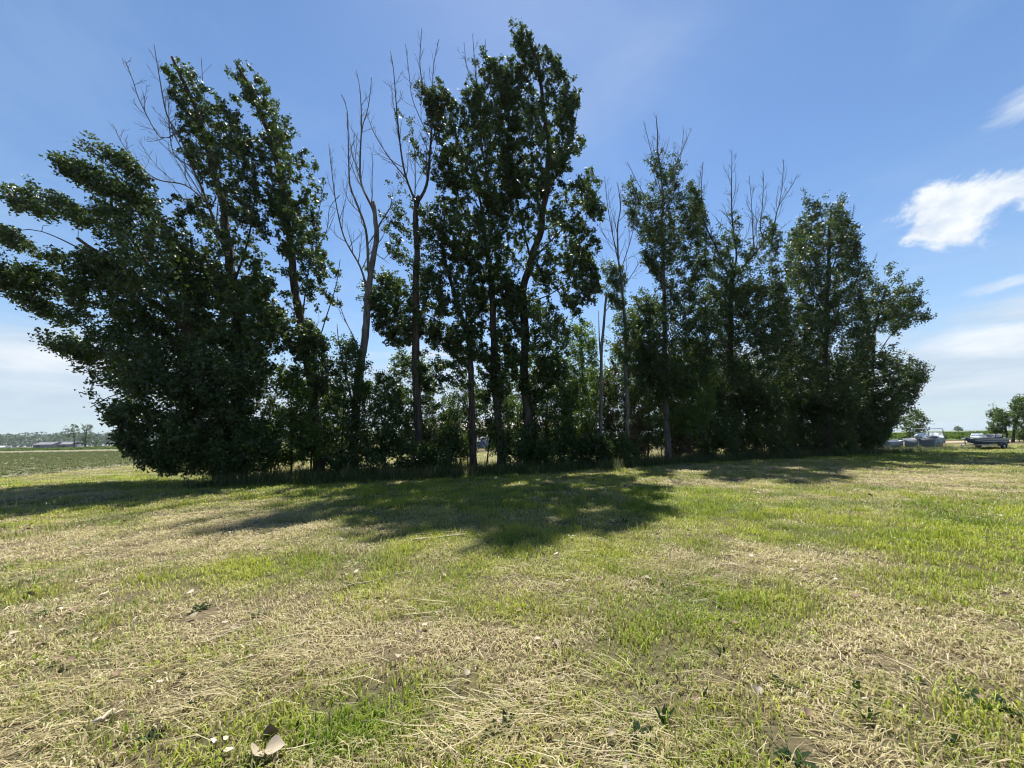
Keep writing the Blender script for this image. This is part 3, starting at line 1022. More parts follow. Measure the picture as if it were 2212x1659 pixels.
# the bleached dead tree
make_tree('dead_tree', 'bleached leafless dead tree with a snapped stub and long bare limbs', 'tree', 18.8,
          [(762, 1000), (765, 931), (778, 806), (787, 727), (799, 605), (811, 520), (812, 480), (809, 436)], 0.23, 24, bark='bark_dead', trunk_tip=0.42,
          limbs=[dict(pts=[(811, 490), (806, 454), (781, 398), (778, 339), (781, 270), (778, 198), (770, 150)], r=0.10, doff=0.6, every=.7),
                 dict(pts=[(781, 290), (784, 270), (796, 229), (803, 167)], r=0.04, doff=-0.3, every=.7),
                 dict(pts=[(799, 610), (796, 576), (790, 495), (768, 433), (756, 401), (753, 339), (750, 239), (737, 205)], r=0.10, doff=-0.9, every=.7),
                 dict(pts=[(795, 640), (778, 576), (743, 511), (725, 433), (715, 354), (710, 310)], r=0.075, doff=0.9, every=.6),
                 dict(pts=[(812, 500), (822, 480), (842, 450), (850, 410)], r=0.05, doff=0.8, every=.5),
                 dict(pts=[(808, 545), (830, 560), (845, 535)], r=0.03, doff=0.6),
                 dict(pts=[(780, 800), (768, 740), (745, 690), (728, 640)], r=0.05, doff=0.4, every=.6),
                 dict(pts=[(762, 900), (745, 800), (732, 740), (728, 700)], r=0.10, doff=-0.3, bare=False)])
# pale barked poplar with bare leaders
make_tree('poplar_tree', 'straight grey poplar forking into tall bare leaders with few leaf tufts', 'tree', 19.0,
          [(904, 1000), (900, 806), (898, 665), (900, 540), (899, 442), (905, 425)], 0.21, 25, bark='bark', trunk_tip=0.6,
          limbs=[dict(pts=[(899, 445), (921, 401), (928, 339), (931, 261), (915, 192), (907, 136), (911, 62)], r=0.11, doff=0.5, every=.55),
                 dict(pts=[(931, 270), (934, 200), (937, 140), (948, 85)], r=0.04, doff=-0.6, every=.5),
                 dict(pts=[(899, 450), (896, 433), (878, 386), (868, 339), (859, 261), (850, 151), (843, 110)], r=0.09, doff=-0.7, every=.55),
                 dict(pts=[(878, 390), (840, 339), (809, 289), (793, 248)], r=0.045, doff=0.5, every=.6),
                 dict(pts=[(896, 433), (897, 380), (895, 320), (888, 260)], r=0.04, doff=1.0, every=.6),
                 dict(pts=[(912, 300), (893, 220), (885, 170), (876, 95)], r=0.03, doff=-1.0, every=.7)],
          crowns=[dict(poly=[(862, 200), (880, 235), (935, 170), (945, 210), (925, 290), (930, 350), (910, 400), (895, 350), (870, 270)], dens=6, thick=1.3, gap=.5, gscale=.7),
                  dict(poly=[(845, 370), (890, 400), (895, 520), (890, 640), (860, 600), (830, 540), (845, 460)], dens=8, thick=1.3, gap=.5, gscale=.9),
                  dict(poly=[(905, 440), (960, 440), (965, 640), (905, 640)], dens=13, thick=1.4, gap=.40), dict(poly=[(915, 200), (955, 185), (965, 300), (960, 440), (925, 430), (935, 330)], dens=9, thick=1.2, gap=.42)],
          leaf_size=0.13, nl=18, wind=(-0.6, -0.1, 0.2))
make_tree('poplar_tree', 'poplar with low leafy boughs spreading between two straight grey trunks', 'tree', 19.6,
          [(1024, 1000), (1018, 860), (1012, 740), (985, 640), (955, 540), (960, 450)], 0.19, 26,
          limbs=[dict(pts=[(1010, 740), (940, 690), (870, 660), (815, 640)], r=0.06, doff=-1.0, bare=False),
                 dict(pts=[(1005, 720), (1000, 600), (985, 520), (990, 430)], r=0.06, doff=0.5, bare=False)],
          crowns=[dict(poly=[(800, 640), (830, 590), (870, 600), (900, 640), (960, 560), (1010, 520), (1060, 620), (1050, 700), (1060, 790), (1000, 800), (960, 740), (920, 720), (870, 760), (815, 720)], dens=18, thick=1.8, gap=.36),
                  dict(poly=[(850, 740), (960, 730), (1050, 790), (1040, 860), (930, 850), (850, 800)], dens=9, thick=1.6, gap=.48)],
          leaf_size=0.14, wind=(-0.6, -0.1, 0.1))
make_tree('poplar_tree', 'forked poplar with a bare leader poking above its crown, beside the tallest poplar', 'tree', 20.0,
          [(1084, 1000), (1075, 880), (1068, 790), (1062, 649), (1054, 540), (1043, 495), (1041, 452)], 0.21, 27, trunk_tip=0.6,
          limbs=[dict(pts=[(1042, 460), (1056, 445), (1050, 370), (1040, 308), (1037, 214), (1028, 167), (1021, 76)], r=0.10, doff=0.4, every=.6),
                 dict(pts=[(1028, 200), (1010, 150), (1003, 100)], r=0.03, doff=0.5, every=.5),
                 dict(pts=[(1042, 465), (1034, 423), (1000, 340), (975, 250), (955, 185)], r=0.09, doff=-0.8, bare=False),
                 dict(pts=[(1037, 240), (1060, 190), (1050, 130), (1048, 85)], r=0.04, doff=-0.4, bare=False)],
          crowns=[dict(poly=[(925, 195), (950, 185), (975, 210), (1005, 240), (1030, 200), (1040, 120), (1060, 125), (1085, 150), (1110, 160), (1125, 300), (1120, 420), (1080, 470), (1040, 440), (990, 420), (960, 400), (950, 340), (940, 260)], dens=17, thick=2.0, gap=.38),
                  dict(poly=[(930, 470), (975, 430), (1040, 430), (1100, 470), (1110, 620), (1060, 640), (1000, 560), (950, 560)], dens=16, thick=1.9, gap=.40),
                  dict(poly=[(1020, 620), (1120, 620), (1130, 760), (1110, 860), (1040, 860), (1050, 740)], dens=15, thick=1.8, gap=.40)],
          leaf_size=0.14, wind=(-0.55, -0.1, 0.35))
make_tree('poplar_tree', 'tallest poplar of the row, its dense crown ending in a tapering leafy tip', 'tree', 20.4,
          [(1145, 1000), (1138, 860), (1132, 740), (1132, 630), (1148, 564), (1168, 495), (1184, 370), (1184, 300), (1171, 214), (1165, 150), (1138, 72)], 0.27, 28,
          limbs=[dict(pts=[(1134, 660), (1180, 640), (1230, 610), (1275, 600)], r=0.06, doff=-0.8, bare=False),
                 dict(pts=[(1150, 560), (1210, 500), (1260, 450), (1300, 400)], r=0.07, doff=0.6, bare=False),
                 dict(pts=[(1180, 400), (1220, 320), (1245, 250), (1250, 195)], r=0.06, doff=-0.6, bare=False),
                 dict(pts=[(1150, 560), (1120, 450), (1100, 330), (1080, 230)], r=0.08, doff=0.8, bare=False),
                 dict(pts=[(1180, 300), (1140, 250), (1090, 180), (1050, 118)], r=0.05, doff=-0.6, bare=False)],
          crowns=[dict(poly=[(1112, 85), (1120, 68), (1148, 70), (1162, 105), (1190, 118), (1210, 130), (1222, 165), (1200, 200), (1185, 215), (1150, 170), (1110, 165), (1120, 130)], dens=17, thick=1.2, gap=.32),
                  dict(poly=[(1048, 115), (1090, 150), (1130, 165), (1180, 200), (1225, 170), (1235, 200), (1258, 195), (1248, 235), (1240, 290), (1268, 310), (1255, 345), (1210, 400), (1150, 440), (1080, 440), (1090, 330), (1085, 220), (1060, 160)], dens=17, thick=2.2, gap=.36),
                  dict(poly=[(1080, 440), (1150, 430), (1225, 380), (1275, 350), (1300, 385), (1315, 430), (1300, 490), (1310, 520), (1285, 570), (1300, 620), (1285, 660), (1240, 680), (1200, 650), (1160, 640), (1110, 600), (1090, 520)], dens=18, thick=2.3, gap=.44),
                  dict(poly=[(1100, 600), (1180, 640), (1250, 650), (1262, 700), (1240, 770), (1200, 830), (1130, 860), (1090, 760)], dens=14, thick=2.0, gap=.43)],
          leaf_size=0.142, wind=(-0.5, -0.1, 0.35))
# small bare one with leafy vine
make_tree('dead_tree', 'thin bare-topped tree with a leafy vine clump halfway up', 'tree', 21.8,
          [(1358, 992), (1353, 821), (1350, 696), (1338, 576), (1334, 495), (1340, 448), (1334, 395)], 0.13, 29, bark='bark_dead', trunk_tip=0.12, bare_top=True, twig_every=.6,
          limbs=[dict(pts=[(1338, 580), (1322, 500), (1312, 440), (1306, 380)], r=0.04, doff=0.4, every=.5),
                 dict(pts=[(1338, 590), (1362, 520), (1372, 470), (1378, 430)], r=0.035, doff=-0.5, every=.5),
                 dict(pts=[(1340, 620), (1385, 560), (1400, 520)], r=0.03, doff=0.6, every=.5)],
          crowns=[dict(poly=[(1305, 580), (1340, 572), (1352, 600), (1350, 650), (1325, 670), (1308, 630)], dens=22, thick=.6, gap=.3),
                  dict(poly=[(1330, 640), (1380, 640), (1390, 720), (1370, 800), (1330, 760)], dens=14, thick=1.0, gap=.42)],
          leaf='shrub', leaf_size=0.10, nl=26, clr=.22)
make_tree('tree_stump', 'broken bare snag leaning between the vine tree and the tallest poplar', 'snag', 21.2,
          [(1297, 990), (1298, 860), (1300, 759), (1305, 690), (1310, 634)], 0.11, 30, bark='bark_dead', trunk_tip=0.5,
          limbs=[dict(pts=[(1299, 790), (1295, 740), (1293, 671)], r=0.07, doff=-.2, bare=False),
                 dict(pts=[(1306, 680), (1330, 640), (1345, 600)], r=0.03, doff=.3)])
make_tree('poplar_tree', 'grey poplar with a fan of bare twigs over sparse pale foliage', 'tree', 23.8,
          [(1442, 992), (1438, 850), (1435, 689), (1431, 522), (1430, 411), (1421, 317), (1419, 245)], 0.20, 31, trunk_tip=0.08, bare_top=True, twig_every=.6, bark='bark_dead',
          limbs=[dict(pts=[(1431, 430), (1412, 350), (1400, 300), (1390, 262)], r=0.04, doff=.4, every=.5),
                 dict(pts=[(1431, 440), (1455, 370), (1475, 320), (1494, 278)], r=0.05, doff=-.6, every=.5),
                 dict(pts=[(1431, 470), (1460, 400), (1470, 340), (1478, 275)], r=0.04, doff=.8, every=.5),
                 dict(pts=[(1431, 520), (1400, 440), (1375, 390), (1355, 350)], r=0.04, doff=-.8, every=.5),
                 dict(pts=[(1432, 560), (1480, 500), (1505, 430), (1515, 360)], r=0.05, doff=.5, every=.5)],
          crowns=[dict(poly=[(1412, 325), (1440, 320), (1478, 350), (1480, 395), (1440, 420), (1405, 400)], dens=7, thick=1.2, gap=.48, gscale=.8),
                  dict(poly=[(1358, 395), (1400, 400), (1440, 420), (1500, 400), (1520, 430), (1510, 500), (1535, 560), (1520, 640), (1440, 640), (1390, 560), (1355, 490)], dens=14, thick=1.8, gap=.42, gscale=1.0),
                  dict(poly=[(1380, 640), (1540, 640), (1550, 760), (1500, 860), (1400, 860), (1370, 740)], dens=18, thick=2.0, gap=.36)],
          leaf='poplar_pale', leaf_size=0.13, clr=.24, wind=(-0.45, -0.1, 0.3))
make_tree('poplar_tree', 'wide forking poplar with three bare spreading leaders and thin leaves', 'tree', 26.0,
          [(1588, 985), (1582, 850), (1577, 724), (1580, 600), (1582, 585)], 0.24, 32, trunk_tip=0.6,
          limbs=[dict(pts=[(1581, 600), (1574, 595), (1546, 533), (1522, 481), (1515, 425), (1518, 350)], r=0.10, doff=-.8, every=.55),
                 dict(pts=[(1582, 590), (1591, 550), (1581, 463), (1581, 321)], r=0.10, doff=.5, every=.45),
                 dict(pts=[(1582, 595), (1629, 550), (1668, 495), (1682, 446), (1709, 404), (1723, 375)], r=0.10, doff=-.4, every=.45),
                 dict(pts=[(1650, 520), (1643, 498), (1647, 440), (1650, 372)], r=0.05, doff=.6, every=.4),
                 dict(pts=[(1682, 450), (1690, 400), (1693, 345)], r=0.03, doff=.4, every=.4),
                 dict(pts=[(1630, 550), (1625, 480), (1622, 420), (1618, 380)], r=0.04, doff=1.0, every=.4)],
          crowns=[dict(poly=[(1500, 430), (1530, 450), (1545, 530), (1600, 460), (1600, 560), (1650, 500), (1690, 470), (1690, 560), (1700, 640), (1600, 660), (1530, 620), (1505, 520)], dens=12, thick=2.0, gap=.45, gscale=1.0),
                  dict(poly=[(1520, 620), (1700, 620), (1720, 740), (1700, 880), (1530, 880), (1500, 740)], dens=18, thick=2.3, gap=.36)],
          leaf='poplar_pale', leaf_size=0.135, clr=.25, wind=(-0.4, -0.1, 0.25))
make_tree('poplar_tree', 'bushy full-leaved poplar near the boats with a ragged square top', 'tree', 28.6,
          [(1788, 980), (1786, 850), (1785, 720), (1790, 600), (1792, 500), (1795, 445)], 0.24, 33,
          limbs=[dict(pts=[(1787, 700), (1740, 600), (1720, 540), (1712, 505)], r=0.07, doff=.8, bare=False),
                 dict(pts=[(1790, 600), (1820, 520), (1840, 470), (1845, 440)], r=0.06, doff=-.8, every=.7),
                 dict(pts=[(1700, 700), (1740, 580), (1790, 520), (1830, 460)], r=0.03, doff=-1.6, every=.5, mat='bark_dead'),
                 dict(pts=[(1670, 760), (1720, 700), (1760, 620)], r=0.03, doff=-1.9, every=.5, mat='bark_dead')],
          crowns=[dict(poly=[(1690, 560), (1703, 500), (1730, 488), (1748, 470), (1740, 432), (1775, 425), (1800, 445), (1828, 425), (1822, 465), (1850, 495), (1858, 555), (1870, 590), (1860, 660), (1700, 660)], dens=13, thick=2.6, gap=.42),
                  dict(poly=[(1690, 650), (1870, 650), (1890, 760), (1880, 900), (1690, 900), (1670, 760)], dens=15, thick=2.8, gap=.40)],
          leaf_size=0.145, clr=.28, wind=(0.1, -0.1, 0.25))
make_tree('poplar_tree', 'low spreading poplar at the row end, boughs reaching out above the boats', 'tree', 30.6,
          [(1880, 978), (1880, 880), (1885, 780), (1895, 690), (1915, 620)], 0.20, 34,
          limbs=[dict(pts=[(1884, 790), (1920, 730), (1960, 695), (2000, 688)], r=0.06, doff=-.8, bare=False),
                 dict(pts=[(1882, 860), (1930, 825), (1970, 810), (2003, 803)], r=0.05, doff=.8, bare=False),
                 dict(pts=[(1895, 690), (1930, 640), (1960, 615), (1978, 612)], r=0.05, doff=.5, bare=False),
                 dict(pts=[(1880, 720), (1860, 640), (1880, 600), (1895, 545)], r=0.03, doff=-.5, every=.8)],
          crowns=[dict(poly=[(1855, 580), (1880, 582), (1925, 578), (1975, 610), (1992, 650), (1980, 665), (2008, 692), (1975, 700), (1958, 740), (1925, 745), (1880, 700), (1850, 680), (1870, 640)], dens=14, thick=2.4, gap=.42),
                  dict(poly=[(1860, 740), (1930, 765), (1960, 790), (2008, 803), (1985, 850), (1960, 900), (1930, 925), (1900, 960), (1850, 960), (1840, 820)], dens=17, thick=2.4, gap=.40)],
          leaf_size=0.145, clr=.28, wind=(0.35, -0.1, 0.05))

# ------------------------------------------------------------------ undergrowth
GS = 'undergrowth shrubs beneath the poplars'
SHRUBS = [  # label, depth offset, base px, polygon, leaf, dens, extra
    ('dark leafy shrub hugging the foot of the broad left-end poplar', -1.0, 470, [(345, 1022), (330, 980), (400, 930), (480, 900), (560, 900), (600, 960), (585, 1015), (470, 1025)], 'shrub', 24, {}),
    ('light green maple-like shrub just right of the broad left-end poplar', -0.3, 630, [(575, 1000), (560, 900), (590, 820), (640, 800), (670, 850), (665, 930), (660, 1000)], 'shrub_bright', 20, {}),
    ('bright green sapling in front of the slender bent poplar', -0.6, 672, [(630, 950), (640, 905), (680, 890), (705, 910), (705, 985), (650, 1000)], 'shrub_bright', 17, {}),
    ('green shrub wrapped round the trunk of the bleached dead tree', 0.2, 735, [(680, 1002), (700, 860), (730, 790), (745, 715), (765, 730), (800, 790), (790, 880), (790, 1000)], 'shrub', 17, {}),
    ('rounded shrub between the dead tree and the straight grey poplar', 0.3, 830, [(770, 985), (785, 860), (800, 800), (850, 820), (885, 850), (890, 930), (868, 985), (780, 1000)], 'shrub', 20, {}),
    ('dense bush with a pale shed behind, right of the straight grey poplar', 0.2, 960, [(912, 995), (915, 930), (950, 900), (985, 870), (1010, 930), (1015, 990), (960, 1000)], 'shrub', 19, {}),
    ('loose shrub left of the forked poplar trunk', 0.6, 1050, [(1030, 930), (1030, 850), (1070, 830), (1110, 870), (1120, 930), (1110, 985), (1050, 950)], 'shrub', 15, {}),
    ('tall dark shrub under the tallest poplar', 0.0, 1175, [(1110, 985), (1120, 860), (1160, 800), (1230, 780), (1250, 860), (1240, 985)], 'shrub', 19, {}),
    ('yellow-green tall shrub left of the broken snag', 0.4, 1255, [(1215, 900), (1220, 780), (1245, 700), (1280, 690), (1295, 760), (1300, 980), (1230, 985)], 'shrub_bright', 16, {}),
    ('leafy shrub with withered brown leaves round the vine tree', 0.2, 1345, [(1300, 975), (1305, 820), (1330, 740), (1385, 720), (1400, 860), (1395, 985)], 'shrub', 17, dict(brown=.55)),
    ('tall green shrub left of the fan-topped poplar', 0.4, 1400, [(1370, 960), (1365, 740), (1375, 650), (1420, 660), (1440, 800), (1430, 960)], 'shrub', 14, {}),
    ('bright green rounded shrub in front of the fan-topped poplar', -0.5, 1490, [(1430, 930), (1440, 790), (1470, 745), (1520, 740), (1550, 800), (1540, 900), (1490, 950)], 'shrub_bright', 18, {}),
    ('dark shrub thicket between the fan-topped and wide forking poplars', 0.3, 1530, [(1450, 985), (1460, 880), (1530, 860), (1600, 880), (1600, 985)], 'shrub', 22, {}),
    ('dense dark shrub at the foot of the wide forking poplar', 0.0, 1650, [(1590, 980), (1590, 860), (1650, 820), (1720, 850), (1720, 980)], 'shrub', 22, {}),
    ('thick dark bush under the bushy full-leaved poplar', 0.0, 1780, [(1710, 978), (1700, 870), (1780, 840), (1850, 870), (1850, 975)], 'shrub', 23, {}),
    ('drooping dark bush closing the row beside the small boat', -0.3, 1880, [(1835, 972), (1840, 880), (1890, 850), (1930, 880), (1925, 940), (1900, 968)], 'shrub', 22, {}),
    ('dark second-row shrub behind the tallest poplar', 2.6, 1130, [(1060, 980), (1070, 850), (1120, 810), (1190, 800), (1230, 840), (1225, 980)], 'shrub', 14, {}),
    ('dark second-row shrub behind the broken snag', 2.6, 1290, [(1225, 975), (1230, 830), (1260, 800), (1330, 790), (1345, 975)], 'shrub', 15, {}),
    ('dark second-row shrub behind the fan-topped poplar', 2.4, 1430, [(1345, 970), (1350, 800), (1400, 780), (1480, 770), (1500, 965)], 'shrub', 16, {}),
    ('dark second-row shrub behind the wide forking poplar', 2.4, 1570, [(1490, 965), (1500, 790), (1560, 770), (1640, 780), (1650, 962)], 'shrub', 16, {}),
    ('dark second-row shrub left behind the bushy poplar', 2.4, 1700, [(1635, 962), (1645, 780), (1700, 760), (1780, 790), (1790, 960)], 'shrub', 16, {}),
    ('dark second-row shrub right behind the bushy poplar', 2.4, 1830, [(1775, 960), (1780, 790), (1830, 780), (1880, 820), (1890, 955)], 'shrub', 16, {}),
    ('second-row shrub behind the gap left of the dead tree', 2.2, 715, [(655, 985), (665, 850), (700, 820), (745, 850), (752, 985)], 'shrub', 16, {}),
    ('second-row shrub behind the forked poplar trunk', 2.4, 1010, [(940, 980), (960, 860), (1010, 830), (1060, 850), (1040, 900), (1030, 978)], 'shrub', 14, {}),
    ('sparse sapling behind the straight grey poplar', 1.8, 890, [(840, 975), (855, 780), (880, 760), (930, 780), (945, 900), (930, 980), (900, 985)], 'shrub', 13, {}),
    ('knee-high bramble patch at the foot of the straight grey poplar', -0.9, 905, [(850, 1010), (855, 975), (900, 960), (960, 968), (985, 1008)], 'shrub', 24, {}),
    ('knee-high bramble patch before the forked and tallest poplars', -0.9, 1110, [(1085, 1003), (1090, 970), (1140, 955), (1200, 960), (1230, 1000)], 'shrub', 24, {}),
    ('knee-high bramble patch before the broken snag', -0.9, 1290, [(1230, 1000), (1240, 955), (1300, 945), (1370, 955), (1390, 995)], 'shrub', 24, {}),
    ('knee-high bramble patch before the dead tree', -0.9, 770, [(715, 1015), (725, 985), (780, 970), (835, 985), (845, 1012)], 'shrub', 22, {}),
]
for i, (lb, dof, bx, poly, lf, dens, ex) in enumerate(SHRUBS):
    dep = row_depth(bx) + dof
    top = min(p[1] for p in poly); cxp = sum(p[0] for p in poly) / len(poly)
    h = max(0.1, 0)
    make_tree('shrub', lb, 'shrub', dep, [(bx, 1000), ((bx + cxp) / 2 + 3, (940 + top) / 2), (cxp, top + 25)], 0.045, 60 + i,
              limbs=[dict(pts=[(bx, 975), (bx - 25, 930), (bx - 45, (top + 940) / 2)], r=.025, doff=.5, bare=False), dict(pts=[(bx, 975), (bx + 25, 930), (bx + 40, (top + 940) / 2)], r=.025, doff=-.5, bare=False)],
              crowns=[dict(poly=poly, dens=dens * 1.25, k=1.55, shoots=.25, thick=1.3, gap=.28, gscale=.9)], leaf=lf, leaf_size=.115, clr=.23, nl=26, foliage_name='foliage', bark='brush', twigs_mat='brush', flare=1.0, sides=6,
              trunk_name='stem', wind=(-0.5, -0.1, 0.1), group=GS, **ex)

# leafless brown brush filling the foot of the row
BR = [('brown leafless brush tangle under the tallest poplar', 1200, 0.6, 1150, 1260, 870), ('brown leafless brush round the broken snag', 1290, 0.6, 1250, 1330, 860), ('brown leafless brush below the fan-topped poplar', 1420, 0.3, 1350, 1500, 860),
      ('brown leafless brush behind the broad left-end poplar trunk', 560, 0.4, 500, 620, 850), ('thin brown brush right of the straight grey poplar', 950, 0.9, 920, 1000, 850), ('brown leafless brush in the dark foot of the bushy poplar', 1700, 0.8, 1620, 1800, 870)]
for i, (lb, bx, dof, xa, xb, top) in enumerate(BR):
    r = np.random.default_rng(800 + i)
    dep = row_depth(bx) + dof
    B = ground_at(bx, dep)
    root = tag(empty('brush_thicket', B), lb, 'brush')
    mb = MB()
    for k in range(34):
        g = ground_at(r.uniform(xa, xb), dep + r.uniform(-.7, .7)); g[2] = -0.05
        L = r.uniform(1.0, 3.0) * (950 - top) / 90
        d = unit(np.array([r.normal(0, .25), r.normal(0, .25), 1]))
        pts = [g]
        for q in range(6):
            d = unit(d + r.normal(0, .13, 3)); pts.append(pts[-1] + d * L / 6)
        pts = np.array(pts); rd = np.linspace(r.uniform(.010, .022), .006, 7)
        mb.tube(pts - B, rd, 4, False)
        bare_twigs(mb, pts - B, rd, r, 2, .35, ang=.75, lenf=.4, up=.1, minr=.006)
    tag(mb.build('stem_tangle', M['brush'], root), kind='stuff')
# ------------------------------------------------------------------ fields beyond
def sheet(name, pts, z, mat, label, cat, kind='structure', div=None):
    V = np.array([[p[0], p[1], z] for p in pts])
    me = bpy.data.meshes.new(name); me.from_pydata([tuple(v) for v in V], [], [list(range(len(V)))]); me.update()
    o = link(name, me, mat)
    return tag(o, label, cat, kind=kind)


def field_material(name, c1, c2, scale, rows=None):
    m, n, l, b = new_mat(name)
    tc = n.new('ShaderNodeTexCoord')
    no = n.new('ShaderNodeTexNoise'); no.inputs['Scale'].default_value = scale; no.inputs['Detail'].default_value = 10; no.inputs['Roughness'].default_value = 0.7
    l.new(tc.outputs['Object'], no.inputs['Vector'])
    cr = n.new('ShaderNodeValToRGB'); cr.color_ramp.elements[0].position = .35; cr.color_ramp.elements[1].position = .65
    cr.color_ramp.elements[0].color = (*c1, 1); cr.color_ramp.elements[1].color = (*c2, 1)
    l.new(no.outputs['Fac'], cr.inputs[0]); l.new(cr.outputs[0], b.inputs['Base Color'])
    b.inputs['Roughness'].default_value = .95; b.inputs['Specular IOR Level'].default_value = .1
    bp = n.new('ShaderNodeBump'); bp.inputs['Strength'].default_value = .8; bp.inputs['Distance'].default_value = .1
    l.new(no.outputs['Fac'], bp.inputs['Height']); l.new(bp.outputs[0], b.inputs['Normal'])
    return m


M['bean_field'] = field_material('bean_field', (0.13, 0.12, 0.075), (0.22, 0.21, 0.13), 1.3)
M['green_field'] = field_material('green_field', (0.085, 0.12, 0.045), (0.13, 0.17, 0.065), .35)
M['far_field'] = field_material('far_field', (0.095, 0.13, 0.05), (0.13, 0.165, 0.07), .06)
M['track'] = field_material('track_dust', (0.30, 0.24, 0.16), (0.46, 0.38, 0.27), 3.0)
sheet('crop_field', [(crop_edge(8), 8), (crop_edge(150), 150), (-700, 150), (-700, 8)], 0.035, M['bean_field'], 'low soybean field beyond the left end of the tree row', 'field')
sheet('crop_strip', [(crop_edge(150), 150.3), (crop_edge(330), 330), (-900, 330), (-900, 150.3)], 0.045, M['green_field'], 'greener crop strip at the back of the left field', 'field')
sheet('dirt_track', [(34, 50), (300, 66), (300, 72), (34, 55.5)], 0.03, M['track'], 'pale dirt track running past behind the boats', 'track')
sheet('far_crop_field', [(20, 62), (300, 80), (1500, 400), (1500, 2600), (-200, 2600), (10, 300)], 0.05, M['far_field'], 'wide green field stretching to the horizon behind the boats', 'field')

M['crop_leaf'] = leaf_material('crop_leaf', (0.085, 0.105, 0.05), (0.18, 0.20, 0.10), (0.18, 0.21, 0.07), 0.3, 0.9, spec=.1)
M['corn_leaf'] = leaf_material('corn_leaf', (0.055, 0.095, 0.025), (0.12, 0.17, 0.05), (0.15, 0.22, 0.04), 0.35, 0.9, spec=.1)


def leafy_proto(name, n, rad, h, size, seed, mat):
    r = np.random.default_rng(seed)
    C = np.stack([r.normal(0, rad, n), r.normal(0, rad, n), r.uniform(0.15, 1, n) * h], 1)
    V = leaf_arrays(C, np.tile([0, 0, .5], (n, 1)), size, r, None)
    me = mesh_from(name, V, np.arange(len(V)).reshape(-1, 4), None, False, {'lv': np.repeat(r.random(n), 4)})
    me.materials.append(mat)
    return bpy.data.objects.new(name, me)


beans = [leafy_proto('bean_plant', 14, .10, .16, .10, 900 + i, M['crop_leaf']) for i in range(3)]
corn = [leafy_proto('corn_plant', 14, .16, .75, .30, 950 + i, M['corn_leaf']) for i in range(3)]
rows = []
for k in range(0, 175):
    # rows run with the field edge
    for s in (0,):
        off = -0.15 - 0.76 * k
        y = np.arange(9, 95, 0.33) + rg.uniform(0, .3)
        x = crop_edge(y) + off + rg.normal(0, .05, len(y))
        rows.append(np.stack([x, y, np.full(len(y), .036)], 1))
Pb = np.concatenate(rows); Pb = Pb[in_view(Pb, 60)]
Pb = Pb[rg.random(len(Pb)) < np.interp(Pb[:, 1], [20, 60, 95], [.75, .45, .25])]
sb = np.interp(Pb[:, 1], [20, 95], [1.0, 1.7])
make_scatter('bean_crop', beans, Pb, .3, rg.random(len(Pb)), rg.uniform(0, 6.28, len(Pb)), sb, sb * rg.uniform(.5, 1.2, len(Pb)), 'rows of small soybean plants in the left field', 'crop', 7)
n = 15000
Pc = np.stack([rg.uniform(25, 330, n), rg.uniform(64, 150, n), np.full(n, .05)], 1)
Pc = Pc[(Pc[:, 1] > 62.5 + (Pc[:, 0] - 20) * 18 / 280) & in_view(Pc, 40)]
make_scatter('corn_crop', corn, Pc, .3, rg.random(len(Pc)), rg.uniform(0, 6.28, len(Pc)), rg.uniform(1.3, 2.0, len(Pc)), rg.uniform(.8, 1.5, len(Pc)), 'leafy green crop standing beyond the dirt track', 'crop', 8)
n = 5000
Pc = np.stack([rg.uniform(-330, -70, n), rg.uniform(150, 200, n), np.full(n, .05)], 1)
Pc = Pc[in_view(Pc, 40)]
make_scatter('green_crop', corn, Pc, .3, rg.random(len(Pc)), rg.uniform(0, 6.28, len(Pc)), rg.uniform(2.5, 4.0, len(Pc)), rg.uniform(.7, 1.3, len(Pc)), 'taller green crop along the back of the soybean field', 'crop', 9)

# ------------------------------------------------------------------ far woodland on the left skyline
r = np.random.default_rng(77)
LC = []
for row, (dep, top) in enumerate(((820, 22), (960, 32), (1100, 38))):
    for px in np.arange(-120, 1250, 5.0):
        g = ground_at(px + r.uniform(-4, 4), dep + r.uniform(-40, 40))
        fall = np.interp(px, [-120, 600, 1250], [1, .9, .35])
        h = (top + r.normal(0, 2.0) + 5 * (vnoise(np.array([[px / 60.0, row * 5.0, 1.0]]), 1.0)[0] - .5)) * fall
        m = 26
        th = r.uniform(0, 6.28, m); zz = r.random(m) ** .7
        rad = 6.5 * np.sqrt(np.clip(1 - (zz - .45) ** 2 / .36, 0.05, 1))
        LC.append(np.stack([g[0] + rad * np.cos(th) * r.uniform(.5, 1, m), g[1] + rad * np.sin(th), zz * h], 1))
LC = np.concatenate(LC)
V = leaf_arrays(LC, np.tile([0, 0, .6], (len(LC), 1)), 5.2, r, None)
tone = np.clip(r.normal(.45, .2, len(LC)) + (LC[:, 2] > 16) * .15, 0, 1)
wood = link('far_woodland', mesh_from('far_woodland', V, np.arange(len(V)).reshape(-1, 4), None, False, {'lv': np.repeat(tone, 4)}), M['far_leaf'])
tag(wood, 'distant wooded ridge along the left skyline', 'woodland', kind='stuff')

